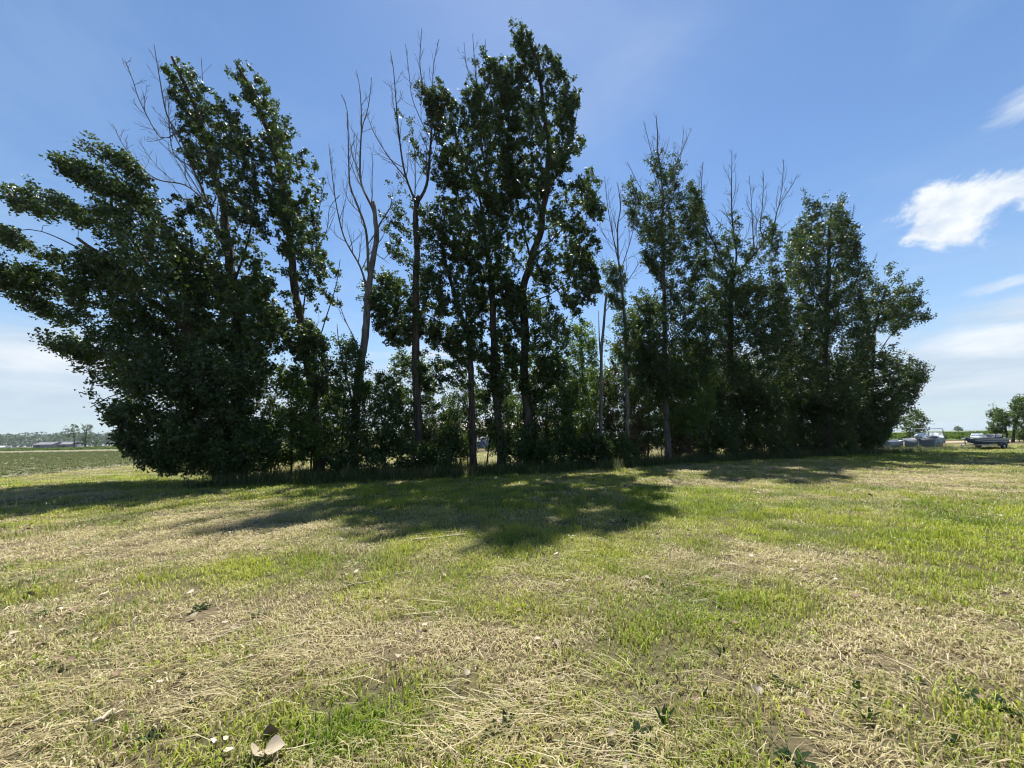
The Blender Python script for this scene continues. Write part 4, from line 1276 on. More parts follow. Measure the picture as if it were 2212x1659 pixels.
FARKW = dict(leaf='far_leaf', leaf_size=.55, clr=.9, nl=16, min_twig=.05, sides=7, bark='bark')
make_tree('field_tree', 'lone far tree with a lopsided open crown beside the long farm sheds', 'tree', 255, [(161, 966), (160, 945), (157, 925)], .45, 41,
          crowns=[dict(poly=[(130, 935), (139, 928), (143, 920), (156, 915), (166, 920), (174, 926), (172, 940), (160, 945), (148, 943), (139, 941)], dens=.8, thick=5, gap=.42, gscale=4)], **FARKW)
make_tree('field_tree', 'lone far tree with a narrow notched crown over the crop field', 'tree', 250, [(184, 967), (185, 950), (187, 925)], .5, 42,
          crowns=[dict(poly=[(174, 919), (186, 916), (199, 918), (200, 928), (204, 937), (196, 944), (190, 962), (180, 962), (177, 940), (176, 930)], dens=1.0, thick=4, gap=.38, gscale=4)], **FARKW)
make_tree('field_bush', 'far rounded bush just right of the two lone field trees', 'bush', 252, [(208, 967), (208, 955)], .2, 43,
          crowns=[dict(poly=[(197, 966), (200, 950), (208, 945), (216, 948), (222, 966)], dens=1.0, thick=4, gap=.3, gscale=4)], **FARKW)
make_tree('horizon_tree', 'tiny round tree alone on the horizon behind the boats', 'tree', 560, [(2070, 930), (2070, 926)], .5, 44,
          crowns=[dict(poly=[(2061, 929), (2063, 923), (2069, 921), (2075, 922), (2079, 929)], dens=.5, thick=6, gap=.05, gscale=8)], leaf='far_leaf', leaf_size=1.5, clr=1.8, nl=14, min_twig=.1, sides=6)
NEARKW = dict(leaf='shrub', leaf_size=.17, clr=.34, nl=20, min_twig=.015, sides=8)
make_tree('roadside_tree', 'shorter leafy tree beyond the trailered boat, beside the dirt track', 'tree', 48, [(2176, 955), (2172, 925), (2158, 890)], .13, 45,
          crowns=[dict(poly=[(2132, 877), (2150, 872), (2165, 879), (2174, 893), (2182, 910), (2176, 934), (2150, 938), (2131, 927), (2141, 908), (2131, 890)], dens=20, thick=1.4, gap=.4)], **NEARKW)
make_tree('roadside_tree', 'taller leafy tree beside the dirt track at the lawn edge', 'tree', 49, [(2188, 956), (2192, 920), (2215, 870)], .16, 46,
          crowns=[dict(poly=[(2180, 873), (2194, 853), (2212, 850), (2250, 842), (2280, 880), (2270, 930), (2200, 934), (2182, 912), (2174, 892)], dens=20, thick=1.8, gap=.4)], **NEARKW)
make_tree('roadside_bush', 'low green bush at the foot of the taller trackside tree', 'bush', 50, [(2215, 956), (2215, 940)], .06, 47,
          crowns=[dict(poly=[(2192, 956), (2196, 934), (2220, 928), (2250, 935), (2255, 956)], dens=22, thick=1.0, gap=.35)], **NEARKW)
make_tree('small_tree', 'small airy tree standing behind the white windscreen boat', 'tree', 46, [(1967, 955), (1966, 930), (1975, 905)], .09, 48,
          limbs=[dict(pts=[(1966, 940), (1985, 915), (2003, 905)], r=.04, bare=False, doff=.5), dict(pts=[(1966, 940), (1950, 915)], r=.04, bare=False, doff=-.5)],
          crowns=[dict(poly=[(1935, 935), (1942, 905), (1963, 888), (1988, 888), (2003, 903), (2014, 922), (1998, 934), (1965, 942)], dens=13, thick=1.5, gap=.42)], **NEARKW)

# ------------------------------------------------------------------ farm buildings
M['wall_brown'] = simple('brown_siding', (0.16, 0.095, 0.065), .8)
M['wall_white'] = simple('white_siding', (0.68, 0.69, 0.70), .7)
M['roof_pale'] = simple('pale_metal_roof', (0.55, 0.50, 0.46), .8, spec=.15)
M['roof_grey'] = simple('grey_roof', (0.20, 0.20, 0.225), .9, spec=.1)
M['roof_blue'] = simple('blue_grey_roof', (0.20, 0.23, 0.29), .85, spec=.1)
M['dark_glass'] = simple('dark_glass', (0.02, 0.025, 0.03), .15, spec=.6)
M['door_dark'] = simple('dark_door', (0.10, 0.08, 0.07), .7)


def shed(name, label, loc, L, W, H, RH, rz, wall, roof, doors=(), windows=(), cat='building'):
    """gabled farm building: ridge along local x"""
    root = tag(empty(name, loc, rz), label, cat)
    w = MB()
    w.add([(-L/2, -W/2, -.2), (L/2, -W/2, -.2), (L/2, W/2, -.2), (-L/2, W/2, -.2), (-L/2, -W/2, H), (L/2, -W/2, H), (L/2, W/2, H), (-L/2, W/2, H), (-L/2, 0, H + RH), (L/2, 0, H + RH)],
          [[0, 1, 5, 4], [2, 3, 7, 6], [1, 2, 6, 5], [3, 0, 4, 7]], [[4, 7, 8], [5, 9, 6]])
    w.build('wall', wall, root)
    rf = MB(); e = .45; t = .14
    for s in (-1, 1):
        d = RH / (W / 2)
        y1 = s * (W/2 + e); z1 = H - e * d + .03; z0 = H + RH + .03
        rf.add([(-L/2-e, 0, z0), (L/2+e, 0, z0), (L/2+e, y1, z1), (-L/2-e, y1, z1), (-L/2-e, 0, z0+t), (L/2+e, 0, z0+t), (L/2+e, y1, z1+t), (-L/2-e, y1, z1+t)],
               [[0, 1, 2, 3], [4, 5, 6, 7], [3, 2, 6, 7], [0, 3, 7, 4], [1, 2, 6, 5]])
    ro = rf.build('roof', roof, root)
    rc = MB(); rc.box((0, 0, H + RH + .16), (L + .9, .5, .12), .03); rc.build('ridge_cap', roof, ro)
    for (x, wd, h) in doors:
        d_ = MB(); d_.box((x, -W/2 - .03, h/2), (wd, .08, h), .02); dd = d_.build('door', M['door_dark'], root)
        h_ = MB(); h_.box((x + wd*.4, -W/2 - .10, 1.05), (.06, .07, .25), .01); h_.build('handle', M['roof_grey'], dd)
    for (x, wd, h, z) in windows:
        f = MB(); f.box((x, -W/2 - .03, z), (wd + .2, .08, h + .2), .02); ff = f.build('window', M['wall_white'], root)
        g = MB(); g.box((x, -W/2 - .075, z), (wd, .03, h), .005); g.build('pane', M['dark_glass'], ff)
    return root


b = ground_at(1085, 72)
shed('farm_shed', 'long brown barn with a pale metal roof, glimpsed between the trunks', b, 31, 11, 3.1, 1.6, R(4), M['wall_brown'], M['roof_pale'], doors=[(-8, 3.4, 2.7), (6, 1.1, 2.1)], windows=[(-2, 1.2, .9, 1.7), (1, 1.2, .9, 1.7), (10, 1.2, .9, 1.7)])
b = ground_at(107, 385)
shed('farm_shed', 'long low grey-roofed farm shed under the far woods, left of the lone trees', b, 19, 12, 3.4, 2.4, R(-3), M['roof_grey'], M['roof_grey'], doors=[(-4, 4, 3)])
b = ground_at(146, 390)
shed('farm_shed', 'pale-roofed farm shed end to end with the longer one', b, 17, 12, 3.3, 2.5, R(2), M['roof_grey'], M['roof_grey'], doors=[(3, 4, 3)])
b = ground_at(297, 310)
shed('farm_shed', 'blue-grey roofed farm shed half hidden behind the left-end poplar leaves', b, 14, 10, 3.0, 2.6, R(-8), M['wall_white'], M['roof_blue'], doors=[(0, 3.4, 2.7)])
b = ground_at(4, 330)
shed('white_hut', 'small white hut far across the soybean field', b, 5.5, 4, 1.6, 1.0, R(5), M['wall_white'], M['wall_white'], doors=[(0, 1, 1.4)])

M['white_paint'] = simple('white_gelcoat', (0.30, 0.33, 0.365), .6, var=.12, scale=3)
M['grey_paint'] = simple('grey_gelcoat', (0.40, 0.43, 0.47), .4, var=.2, scale=4)
M['blue_paint'] = simple('dull_blue_paint', (0.06, 0.09, 0.16), .4, var=.2)
M['black_plastic'] = simple('black_plastic', (0.02, 0.02, 0.022), .45)
M['vinyl'] = simple('dark_vinyl', (0.05, 0.055, 0.07), .5)
M['steel'] = simple('galvanised_steel', (0.38, 0.39, 0.40), .45, .6)
M['rubber'] = simple('rubber', (0.018, 0.018, 0.018), .8)
M['dull_alu'] = simple('dull_aluminium', (0.26, 0.29, 0.33), .42, .35, var=.15, scale=5)
mgl, ngl, lgl, bgl = new_mat('windscreen_glass')
bgl.inputs['Base Color'].default_value = (.75, .82, .85, 1); bgl.inputs['Roughness'].default_value = .08
bgl.inputs['Transmission Weight'].default_value = .85; bgl.inputs['IOR'].default_value = 1.3
M['glass'] = mgl


def wheel(parent, c, rad=.28, w=.18):
    th = np.linspace(0, 2*np.pi, 25)[:-1]
    prof = [(rad*.62, -w/2), (rad*.9, -w/2), (rad, -w*.3), (rad, w*.3), (rad*.9, w/2), (rad*.62, w/2)]
    V = []
    for (rr_, y) in prof:
        V += [(c[0] + rr_*math.cos(t), c[1] + y, c[2] + rr_*math.sin(t)) for t in th]
    k = 24; Q = [[a*k + j, a*k + (j+1) % k, ((a+1) % 6)*k + (j+1) % k, ((a+1) % 6)*k + j] for a in range(6) for j in range(k)]
    wh = MB().add(V, Q).build('wheel', M['rubber'], parent, True)
    rm = MB(); rm.tube([(c[0], c[1]-w*.32, c[2]), (c[0], c[1]-w*.2, c[2]), (c[0], c[1]+w*.2, c[2]), (c[0], c[1]+w*.32, c[2])], [rad*.35, rad*.64, rad*.64, rad*.35], 16)
    rm.build('rim', M['steel'], wh)


for (px, dep, lb, rz) in ((872, 47, 'pale enclosed cargo trailer seen left of the straight grey poplar', .15), (1062, 52, 'pale grey cargo trailer seen left of the forked poplar trunk', -.2)):
    b = ground_at(px, dep)
    t = tag(empty('cargo_trailer', b, rz), lb, 'trailer')
    m_ = MB(); m_.box((0, 0, 1.15), (3.6, 1.8, 1.45), .08); body = m_.build('body', M['white_paint'], t)
    m_ = MB(); m_.box((-.9, -.915, 1.15), (.8, .03, 1.25), .01); m_.build('side_door', M['grey_paint'], body)
    m_ = MB(); m_.box((0, 0, .40), (3.7, 1.5, .09), .01); m_.tube([(1.8, .5, .42), (2.7, 0, .45), (1.8, -.5, .42)], .04, 6); m_.tube([(2.65, 0, .44), (2.65, 0, 0.0)], .03, 6); m_.build('frame', M['steel'], t)
    m_ = MB(); m_.tube([(-.3, -.92, .34), (-.3, .92, .34)], .03, 6); m_.build('axle', M['steel'], t)
    for s in (-1, 1):
        wheel(t, (-.3, s*.98, .30), .30, .18)


# ------------------------------------------------------------------ boats
def hull_mesh(L, B, H, rise, bow_pow=3.0, blunt=0.0, flat=.82, n=18, wall=.035, floor=.16):
    t = np.linspace(0, 1, n) ** .9
    V = []; Q = []
    for k in t:
        bb = B * (blunt + (1 - blunt) * max(0.0, 1 - k ** bow_pow)) + .012
        bb *= (0.93 + 0.07 * math.sin(math.pi * min(1, k * 1.2)))
        zs = H + rise * k ** 2
        zk = (H + rise * .6) * .72 * max(0, (k - .55) / .45) ** 2.2
        zc = zk + (.10 + .22 * k ** 2) * H
        x = L * k
        inn = max(bb - wall, bb * .5); fl = max(bb * flat - wall * 1.5, bb * .35)
        zf = max(zk + .02, floor) if k < .9 else zs - .10
        zf = min(zf, zs - .05)
        V += [(x, -bb, zs), (x, -bb * flat, zc), (x, 0, zk), (x, bb * flat, zc), (x, bb, zs), (x, inn, zs), (x, fl, zf), (x, -fl, zf), (x, -inn, zs)]
    for i in range(n - 1):
        for j in range(9):
            a = i * 9 + j; b_ = i * 9 + (j + 1) % 9
            Q.append([a, b_, b_ + 9, a + 9])
    T = [[0, 2, 1], [0, 4, 2], [4, 3, 2]]
    e = (n - 1) * 9
    T += [[e, e + 1, e + 2], [e, e + 2, e + 4], [e + 4, e + 2, e + 3]]
    # thick transom
    y = [v[1] for v in V[:9]]; z0 = V[0][2]
    return MB().add(V, Q, T), np.array(V).reshape(n, 9, 3)


def gunwale(sec, rad, parent, mat):
    m_ = MB()
    for j in (0, 4):
        m_.tube(sec[:, j] + np.array([0, 0, .01]), rad, 6)
    m_.tube([sec[0, 0] + [0, 0, .01], sec[0, 4] + [0, 0, .01]], rad, 6)
    return m_.build('gunwale', mat, parent)


def outboard(parent, x, z, mat, s=1.0, tilt=.25):
    rt = Matrix.Rotation(-tilt, 3, 'Y')
    def T_(p): return tuple(Vector((x, 0, z)) + rt @ Vector((p[0] * s, p[1] * s, p[2] * s)))
    m_ = MB()
    pts = [(-.18, 0, .02), (-.20, 0, .12), (-.20, 0, .26), (-.19, 0, .38), (-.17, 0, .43)]
    m_.tube([T_(p) for p in pts], np.array([.13, .19, .20, .17, .06]) * s, 12)
    mo = m_.build('outboard_motor', mat, parent, True)
    m_ = MB(); m_.box(T_((-.17, 0, -.28)), (.16 * s, .09 * s, .62 * s), .02, rot=rt)
    m_.box(T_((-.22, 0, -.56)), (.30 * s, .20 * s, .02), .005, rot=rt)
    m_.tube([T_((-.38, 0, -.66)), T_((-.30, 0, -.66)), T_((-.05, 0, -.66)), T_((.02, 0, -.66))], np.array([.03, .06, .06, .01]) * s, 8)
    m_.build('leg', M['grey_paint'], mo)
    m_ = MB(); m_.box(T_((-.03, 0, -.02)), (.10 * s, .24 * s, .24 * s), .02, rot=rt); m_.build('clamp', M['black_plastic'], mo)
    m_ = MB()
    for k in range(3):
        a = k * 2.094
        m_.box(T_((-.39, .075 * math.cos(a), -.66 + .075 * math.sin(a))), (.02 * s, .07 * s, .12 * s), .008, rot=rt)
    m_.build('propeller', M['steel'], mo)


def seat(parent, c, s, mat, back=True, name='seat'):
    m_ = MB(); m_.box((c[0], c[1], c[2] + .06), (s[0], s[1], .12), .03)
    se = m_.build(name, mat, parent)
    m_ = MB(); m_.box((c[0], c[1], c[2] - .12), (s[0] * .5, s[1] * .5, .25), .02); m_.build('pedestal', M['black_plastic'], se)
    if back:
        m_ = MB(); m_.box((c[0] - s[0] * .45, c[1], c[2] + .28), (.09, s[1], .42), .03); m_.build('backrest', mat, se)
    return se


def stripe(sec, f0, f1, parent, mat, i0=0, i1=None):
    """thin painted band along the starboard and port sides, just proud of the hull"""
    m_ = MB()
    i1 = i1 or len(sec) - 1
    for (g, c, s) in ((0, 1, -1), (4, 3, 1)):
        A = sec[i0:i1, g] * (1 - f0) + sec[i0:i1, c] * f0; B_ = sec[i0:i1, g] * (1 - f1) + sec[i0:i1, c] * f1
        A = A + [0, s * .006, 0]; B_ = B_ + [0, s * .006, 0]
        k = len(A); V = np.concatenate([A, B_]); m_.add(V, [[i, i + 1, k + i + 1, k + i] for i in range(k - 1)])
    return m_.build('stripe', mat, parent)


# white open boat with a windscreen frame
b = ground_at(1988, 34.5)
h = R(30)
BS = 1.12
t = tag(empty('windscreen_boat', b + np.array([0, 0, 0.10]), h), 'large white open boat with an upright windscreen frame and its outboard on the stern', 'boat')
hb, sec = hull_mesh(4.7, .98, .72, .34, 3.2)
ho = hb.build('hull', M['white_paint'], t)
gunwale(sec, .03, ho, M['dull_alu']); stripe(sec, .52, .62, ho, M['blue_paint'], 0, 15); stripe(sec, .10, .15, ho, M['grey_paint'], 0, 16)
m_ = MB(); m_.box((.035, 0, .38), (.07, 1.72, .60), .015); m_.build('transom', M['white_paint'], t)
m_ = MB()
ws = 2.55; zz = .80
m_.tube([(ws, -.86, zz), (ws + .08, -.80, zz + .72), (ws + .08, .80, zz + .72), (ws, .86, zz)], .024, 6)
m_.tube([(ws + .08, -.8, zz + .72), (ws + .45, -.86, zz)], .018, 6); m_.tube([(ws + .08, .8, zz + .72), (ws + .45, .86, zz)], .018, 6)
m_.tube([(ws + .04, 0, zz), (ws + .08, 0, zz + .72)], .016, 6)
wf = m_.build('windscreen_frame', M['dull_alu'], t)
for s in (-1, 1):
    m_ = MB(); m_.add([(ws + .05, s*.03, zz + .02), (ws + .05, s*.82, zz + .02), (ws + .09, s*.77, zz + .40), (ws + .08, s*.03, zz + .40), (ws + .058, s*.03, zz + .02), (ws + .058, s*.82, zz + .02), (ws + .098, s*.77, zz + .40), (ws + .088, s*.03, zz + .40)], [[0, 1, 2, 3], [4, 5, 6, 7], [0, 1, 5, 4], [3, 2, 6, 7], [1, 2, 6, 5], [0, 3, 7, 4]])
    m_.build('pane', M['glass'], wf)
for s in (-1, 1):
    m_ = MB(); m_.box((2.75, s * .50, .58), (.45, .62, .42), .05); m_.build('console', M['white_paint'], t)
seat(t, (1.9, -.45, .42), (.45, .5), M['vinyl']); seat(t, (1.9, .45, .42), (.45, .5), M['vinyl']); seat(t, (.6, 0, .38), (.45, 1.3), M['vinyl'], False)
m_ = MB(); m_.box((3.55, 0, .80), (1.1, 1.0, .05), .01); m_.build('foredeck', M['white_paint'], t)
outboard(t, -.02, .74, M['grey_paint'], .85, .15)
m_ = MB()
for x in (.8, 2.6):
    m_.box((x, 0, -.05), (.18, 1.3, .22), .02)
m_.build('bunk', simple('weathered_timber', (.2, .15, .1), .9), t)
m_ = MB(); m_.box((.9, -.968, .52), (.36, .012, .10), .002); m_.build('registration_plate', M['grey_paint'], t)

t.scale = (BS, BS, BS)
# smaller aluminium boat
b = ground_at(1908, 34.6)
t = tag(empty('rowing_boat', b + np.array([0, 0, 0.16]), R(22)), 'small plain pale boat with bench seats, tucked at the end of the tree row', 'boat')
hb, sec = hull_mesh(3.0, .66, .52, .22, 4.0, .35)
ho = hb.build('hull', M['dull_alu'], t)
gunwale(sec, .025, ho, M['white_paint']); stripe(sec, .06, .20, ho, M['white_paint'], 0, 16)
m_ = MB(); m_.box((.03, 0, .28), (.06, 1.16, .44), .01); m_.build('transom', M['dull_alu'], t)
for x in (.5, 1.35, 2.2):
    m_ = MB(); m_.box((x, 0, .36), (.26, 1.1 if x < 2 else .9, .05), .012); m_.build('bench', M['grey_paint'], t)
m_ = MB(); m_.tube([(.06, -.45, .5), (.06, -.45, .62), (.06, -.45, .66), (.06, -.45, .70)], [.015, .015, .05, .02], 8); m_.build('stern_light', M['white_paint'], t)
m_ = MB()
for x in (.5, 1.9):
    m_.box((x, 0, -.04), (.14, .9, .20), .02)
m_.build('bunk', M['grey_paint'], t)

# motor boat on a trailer
b = ground_at(2160, 33.0)
h = R(190)
tr = tag(empty('boat_trailer', b, h), 'galvanised boat trailer with winch post carrying the dark motor boat', 'trailer')
m_ = MB()
for s in (-1, 1):
    m_.tube([(.1, s*.62, .40), (2.5, s*.62, .40), (3.6, s*.25, .42)], .04, 6)
    m_.tube([(.3, s*.62, .40), (.3, s*.45, .52)], .03, 6)
for x in (.4, 1.4, 2.4):
    m_.tube([(x, -.62, .40), (x, .62, .40)], .03, 6)
m_.build('frame', M['steel'], tr)
m_ = MB(); m_.tube([(2.4, 0, .42), (4.55, 0, .44)], .045, 6); m_.tube([(4.4, 0, .44), (4.4, 0, .0)], .03, 6); m_.box((4.55, 0, .46), (.18, .09, .09), .02); m_.build('tongue', M['steel'], tr)
m_ = MB(); m_.tube([(4.05, 0, .44), (3.95, 0, 1.0)], .035, 6); m_.box((3.95, 0, .95), (.16, .20, .14), .03); m_.build('winch_post', M['black_plastic'], tr)
for s in (-1, 1):
    wheel(tr, (1.05, s * .86, .29), .29, .18)
    th = np.linspace(.1, math.pi - .1, 9); arc = [(1.05 + .38 * math.cos(a), 0, .29 + .38 * math.sin(a)) for a in th]
    V = [(p[0], s * .76, p[2]) for p in arc] + [(p[0], s * .98, p[2]) for p in arc] + [(p[0], s * .76, p[2] + .015) for p in arc] + [(p[0], s * .98, p[2] + .015) for p in arc]
    k = 9
    Qf = [[i, i+1, k+i+1, k+i] for i in range(8)] + [[2*k+i, 2*k+i+1, 3*k+i+1, 3*k+i] for i in range(8)] + [[k+i, k+i+1, 3*k+i+1, 3*k+i] for i in range(8)] + [[i, i+1, 2*k+i+1, 2*k+i] for i in range(8)]
    MB().add(V, Qf).build('fender', M['white_paint'], tr)
tr.scale = (.9, .9, .9)
t = tag(empty('motor_boat', b + np.array([0, 0, .423]), h), 'low dark and white motor boat with a pale console, riding on its trailer', 'boat')
hb, sec = hull_mesh(3.95, .82, .50, .16, 3.0)
ho = hb.build('hull', M['blue_paint'], t)
gunwale(sec, .03, ho, M['white_paint']); stripe(sec, .10, .38, ho, M['white_paint'], 0, 17); stripe(sec, .55, .68, ho, M['grey_paint'], 0, 15)
m_ = MB(); m_.box((.03, 0, .27), (.06, 1.44, .42), .01); m_.build('transom', M['blue_paint'], t)
m_ = MB(); m_.add([(2.15, -.5, .18), (2.75, -.45, .30), (2.75, .45, .30), (2.15, .5, .18), (2.15, -.5, .78), (2.5, -.42, .84), (2.5, .42, .84), (2.15, .5, .78)], [[0, 1, 5, 4], [1, 2, 6, 5], [2, 3, 7, 6], [3, 0, 4, 7], [4, 5, 6, 7]]); co = m_.build('console', M['white_paint'], t)
m_ = MB(); m_.box((2.14, -.1, .62), (.02, .34, .2), .004); m_.build('dashboard', M['black_plastic'], co)
m_ = MB(); m_.add([(2.52, -.42, .84), (2.52, .42, .84), (2.34, .38, 1.04), (2.34, -.38, 1.04), (2.51, -.42, .84), (2.51, .42, .84), (2.33, .38, 1.04), (2.33, -.38, 1.04)], [[0, 1, 2, 3], [4, 5, 6, 7], [3, 2, 6, 7], [1, 2, 6, 5], [0, 3, 7, 4]]); m_.build('windscreen', M['glass'], t)
m_ = MB(); m_.box((3.2, 0, .56), (1.0, .9, .05), .01); m_.build('foredeck', M['white_paint'], t)
for y in (-.4, .4):
    seat(t, (1.55, y, .42), (.46, .5), M['vinyl'])
seat(t, (.65, 0, .42), (.5, 1.2), M['vinyl'], True)
m_ = MB()
m_.tube([(1.9, -.2, .62), (1.85, -.2, .72)], .02, 6)
th = np.linspace(0, 2*np.pi, 17); m_.tube([(1.86 + .06 * math.sin(a), -.2 + .17 * math.cos(a), .74 + .16 * math.sin(a)) for a in th], .014, 5, False)
m_.build('steering_wheel', M['black_plastic'], t)
outboard(t, -.02, .58, M['black_plastic'], 1.05, .35)

bp_ = np.concatenate([np.stack([rg.normal(c[0], s_, k), rg.normal(c[1], s2, k), np.zeros(k)], 1) for c, s_, s2, k in (((35, 33.4), 1.8, .8, 260), ((31.5, 33.0), 1.4, .8, 150), ((40.0, 33.2), 1.6, .7, 170), ((38.5, 36.5), 2.5, 1.2, 160))])
nb_ = len(bp_)
make_scatter('rank_grass', gt, bp_, rg.uniform(0, .35, nb_), rg.uniform(.4, 1, nb_), rg.uniform(0, 6.28, nb_), rg.uniform(.8, 1.3, nb_), rg.uniform(.3, .75, nb_), 'rank uncut grass growing round the parked boats', 'tall grass', 14)

t.scale = (.9, .9, .9)
# ------------------------------------------------------------------ small things on the lawn
M['dead_leaf'] = simple('dead_leaf', (0.31, 0.26, 0.18), .8, var=.3, scale=25)
M['dead_leaf_brown'] = simple('dead_leaf_brown', (0.17, 0.115, 0.07), .8, var=.3, scale=25)
M['weed'] = leaf_material('weed_leaf', (0.012, 0.034, 0.006), (0.03, 0.07, 0.010), (0.06, 0.13, 0.010), .35, .75, spec=.2)
M['stick'] = simple('bleached_stick', (0.42, 0.36, 0.26), .85, var=.25, scale=30)


def dead_leaf_mesh(seed):
    """curled deltoid leaf with midrib and stalk"""
    r = np.random.default_rng(seed)
    n = 7; V = []; Qd = []
    curl = r.uniform(.3, .9); roll = r.uniform(-.6, .6)
    for i in range(n):
        u = i / (n - 1)
        w = .5 * (math.sin(math.pi * min(1, u * 1.15 + .02)) ** .7) * (1 - .55 * u) * 1.25 + .004
        for j in range(5):
            v = (j - 2) / 2
            V.append((u - .5, v * w, curl * .28 * (v * w * 2) ** 2 + .18 * curl * math.sin(u * 2.6 + roll) + r.normal(0, .012) + (.0 if j != 2 else -.02)))
    for i in range(n - 1):
        for j in range(4):
            a = i * 5 + j; Qd.append([a, a + 1, a + 6, a + 5])
    m_ = MB().add(V, Qd)
    m_.tube([(-.5, 0, .02), (-.65, .02, .04), (-.85, .06 * r.normal(), .06)], [.02, .014, .012], 4)
    me_v = np.concatenate(m_.v)
    return mesh_from('dead_leaf', me_v, np.concatenate(m_.q), np.concatenate(m_.t), True)


def turf_context(px, py, g):
    if 690 < px < 1400 and py < 1150:
        return 'in the shade of the trees'
    d = float(dry_map(np.array([g[0]]), np.array([g[1]]))[0])
    return 'on dry straw-coloured turf' if d > .68 else ('on green turf' if d < .46 else 'where green and dry turf mix')


LM = [dead_leaf_mesh(s) for s in range(8)]
for k, me in enumerate(LM):
    me.materials.append(M['dead_leaf'] if k < 5 else M['dead_leaf_brown'])
SPOTS = [(596, 1634, .12), (553, 1640, .115), (578, 1606, .11), (1325, 1612, .10), (1085, 1580, .09), (860, 1434, .08), (1640, 1510, .10), (1590, 1360, .09), (145, 1445, .12), (160, 1330, .13), (118, 1440, .10), (290, 1135, .18), (270, 1130, .16), (60, 1140, .2),
         (55, 1150, .17), (120, 1265, .13), (190, 1275, .14), (60, 1290, .15), (960, 1250, .10), (1035, 1245, .09), (1295, 1260, .1), (1430, 1265, .12), (1400, 1258, .11), (820, 1165, .12), (740, 1250, .1), (1850, 1300, .11), (1990, 1330, .12), (1940, 1320, .11),
         (2120, 1525, .08), (1880, 1075, .2), (1640, 1070, .18), (1280, 1040, .22), (1105, 1085, .18), (940, 1090, .16), (700, 1095, .2), (1760, 1105, .18), (2050, 1110, .18), (330, 1160, .15), (480, 1160, .14), (250, 1470, .09), (420, 1340, .1), (1010, 1470, .08), (1200, 1400, .09),
         (1500, 1530, .08), (1750, 1560, .09), (390, 1480, .08), (1420, 1160, .14), (1580, 1210, .12), (2180, 1300, .1), (2080, 1400, .09), (30, 1380, .11), (80, 1410, .12), (210, 1395, .1), (660, 1400, .09), (1120, 1330, .1)]
for i, (px, py, s) in enumerate(SPOTS):
    g = on_ground(px, py)
    k = rg.integers(0, 8)
    big = i < 3
    o = bpy.data.objects.new('dead_leaf', LM[(0, 3, 6)[i] if big else k]); COL.objects.link(o)
    s = s * (.85 if big else .62)
    o.scale = (s, s, s)
    o.location = (g[0], g[1], float(ground_z(np.array([g[0]]), np.array([g[1]]))[0]) + .045)
    o.rotation_euler = (rg.normal(0, .3), rg.normal(0, .3), rg.uniform(0, 6.28))
    if big: o.rotation_euler = ((.25, .1, .4), (.75, .3, 2.0), (1.25, .2, 3.6))[i]
    brown = (i if big else k) >= 5
    if big:
        tag(o, ['largest pale fallen leaf, lying flat in a cluster of three', 'tilted pale fallen leaf resting beside the largest one', 'brown leaf standing upright just behind the two largest pale ones'][i], 'leaf')
        continue
    ctx = turf_context(px, py, g)
    tag(o, ('curled brown fallen leaf lying ' if brown else 'curled pale dry fallen leaf lying ') + ctx, 'leaf', ('brown' if brown else 'pale') + ' fallen leaves ' + ctx)


def weed_leaf(mb, base, az, L, w, lift, r):
    n = 7; d = np.array([math.cos(az), math.sin(az), 0]); s = np.array([-d[1], d[0], 0]); V = []
    for i in range(n):
        u = i / (n - 1)
        ww = w * (math.sin(math.pi * (u * .86 + .10)) ** .8) * (1 if u > .2 else .45) * r.uniform(.85, 1.15)
        p = base + d * L * u * math.cos(lift) + np.array([0, 0, L * math.sin(lift) * (u - .28 * u * u * 1.2)])
        V += [p - s * ww + [0, 0, ww * .35], p, p + s * ww + [0, 0, ww * .35]]
    Qd = []
    for i in range(n - 1):
        a = i * 3; Qd += [[a, a + 1, a + 4, a + 3], [a + 1, a + 2, a + 5, a + 4]]
    mb.add(V, Qd)


WEEDS = [(1095, 1578, 'upright', .17), (1045, 1605, 'upright', .09), (1185, 1560, 'upright', .08), (1435, 1570, 'upright', .15), (1380, 1600, 'rosette', .12), (1520, 1505, 'upright', .09), (1700, 1490, 'rosette', .12), (1850, 1495, 'upright', .12), (1880, 1560, 'upright', .13), (2110, 1525, 'rosette', .14), (2180, 1540, 'rosette', .12), (2050, 1610, 'upright', .12),
         (330, 1590, 'rosette', .09), (415, 1525, 'upright', .09), (330, 1470, 'upright', .10), (640, 1585, 'upright', .09), (680, 1600, 'rosette', .10), (800, 1300, 'rosette', .12), (560, 1330, 'rosette', .12), (430, 1320, 'rosette', .12), (760, 1270, 'rosette', .12), (100, 1330, 'rosette', .14), (1560, 1415, 'upright', .10), (1960, 1470, 'rosette', .11), (1720, 1640, 'rosette', .12), (150, 1370, 'rosette', .11), (1640, 1100, 'rosette', .16), (1350, 1128, 'rosette', .18), (1075, 1590, 'upright', .11)]
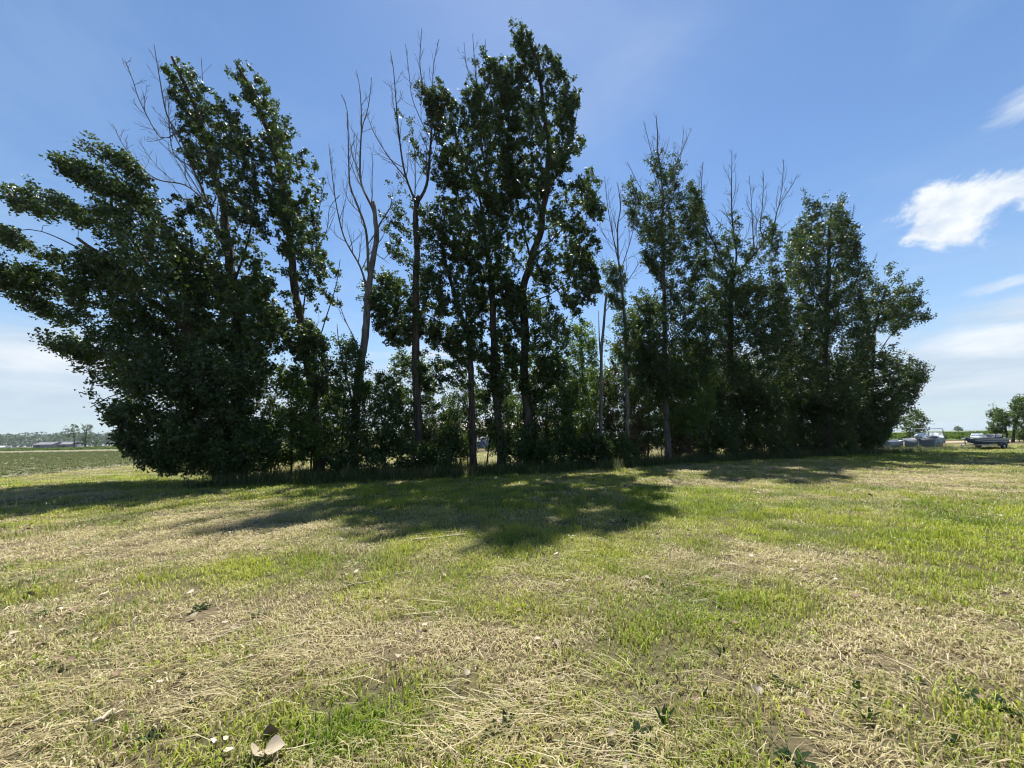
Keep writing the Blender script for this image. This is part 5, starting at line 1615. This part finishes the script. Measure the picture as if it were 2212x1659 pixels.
for i, (px, py, kind, s) in enumerate(WEEDS):
    r = np.random.default_rng(3000 + i)
    g = on_ground(px, py); g[2] = float(ground_z(np.array([g[0]]), np.array([g[1]]))[0])
    root = empty('lawn_weed', g)
    nl_ = int(r.integers(3, 6)) if kind == 'upright' else int(r.integers(7, 11))
    for k in range(nl_):
        mb = MB()
        L = .8 * s * r.uniform(.7, 1.25); lift = r.uniform(.9, 1.4) if kind == 'upright' else r.uniform(.15, .7)
        weed_leaf(mb, np.array([r.normal(0, .006), r.normal(0, .006), 0.0]), k * 6.283 / nl_ + r.normal(0, .3), L, L * (.11 if kind == 'upright' else .15), lift, r)
        lf = mb.build('leaf', M['weed'], root, True)
    if kind == 'upright':
        tag(root, 'dark green weed with upright leaves growing ' + turf_context(px, py, g), 'weed', 'upright weeds ' + turf_context(px, py, g))
    else:
        tag(root, 'low rosette of dark green weed leaves growing ' + turf_context(px, py, g), 'weed', 'rosette weeds ' + turf_context(px, py, g))

STICKS = [((208, 1570), (250, 1550), .013, 'short thick bleached stick lying on the lawn straw'), ((895, 1172), (1010, 1158), .016, 'long thin bleached stick at the edge of the tree shade'), ((1800, 1400), (1850, 1470), .004, 'long bent straw stalk among the dry grass'), ((740, 1275), (890, 1240), .006, 'thin pale stick near the green lawn patch'), ((430, 1400), (570, 1345), .005, 'pale fallen twig on the left of the lawn')]
for a, b_, rd, lb in STICKS:
    pa, pb = on_ground(*a), on_ground(*b_)
    r = np.random.default_rng(int(a[0]))
    n = 7
    pts = np.array([pa + (pb - pa) * k / (n - 1) + np.array([*r.normal(0, .012, 2), .03 + r.uniform(0, .012)]) for k in range(n)])
    c = pts.mean(0); c[2] = 0
    root = tag(empty('fallen_stick', c), lb, 'stick')
    MB().tube(pts - c, np.linspace(rd, rd * .55, n), 7).build('shaft', M['stick'], root, True)
    m_ = MB(); m_.tube([pts[4] - c, pts[4] - c + (pb - pa) * .09 + [.02, .03, .03]], [rd * .5, rd * .3], 5); m_.build('side_twig', M['stick'], root)
# rotting log at the foot of the row
pa, pb = at(695, 975, 17.9), ground_at(738, 18.3)
root = tag(empty('fallen_log', pb), 'broken dark log propped at the foot of the dead tree', 'log')
MB().tube(np.array([pb - pb, (pa - pb) * .4 + [0, 0, -.03], (pa - pb) * .8, pa - pb]), [.10, .09, .075, .05], 9).build('shaft', M['bark'], root, True)
m_ = MB(); m_.tube([(pa - pb) * .6, (pa - pb) * .6 + [-.1, -.05, .22]], [.03, .012], 6); m_.build('branch_stub', M['bark'], root)
# ------------------------------------------------------------------ summer haze in the air
hz_m = bpy.data.materials.new('haze_air'); hz_m.use_nodes = True
hz_m.node_tree.nodes.clear()
ho_ = hz_m.node_tree.nodes.new('ShaderNodeOutputMaterial'); hv = hz_m.node_tree.nodes.new('ShaderNodeVolumePrincipled')
hv.inputs['Color'].default_value = (.80, .90, 1.0, 1); hv.inputs['Density'].default_value = 0.00009; hv.inputs['Anisotropy'].default_value = 0.2
hz_m.node_tree.links.new(hv.outputs[0], ho_.inputs['Volume'])
hb_ = MB(); hb_.box((0, 1200, 29), (7400, 5700, 60.5), 0.0)
tag(hb_.build('haze', hz_m), 'thin summer haze over the fields', 'haze', kind='stuff')
print('TRIS', sum(len(m.loops) - 2 * len(m.polygons) for m in bpy.data.meshes))
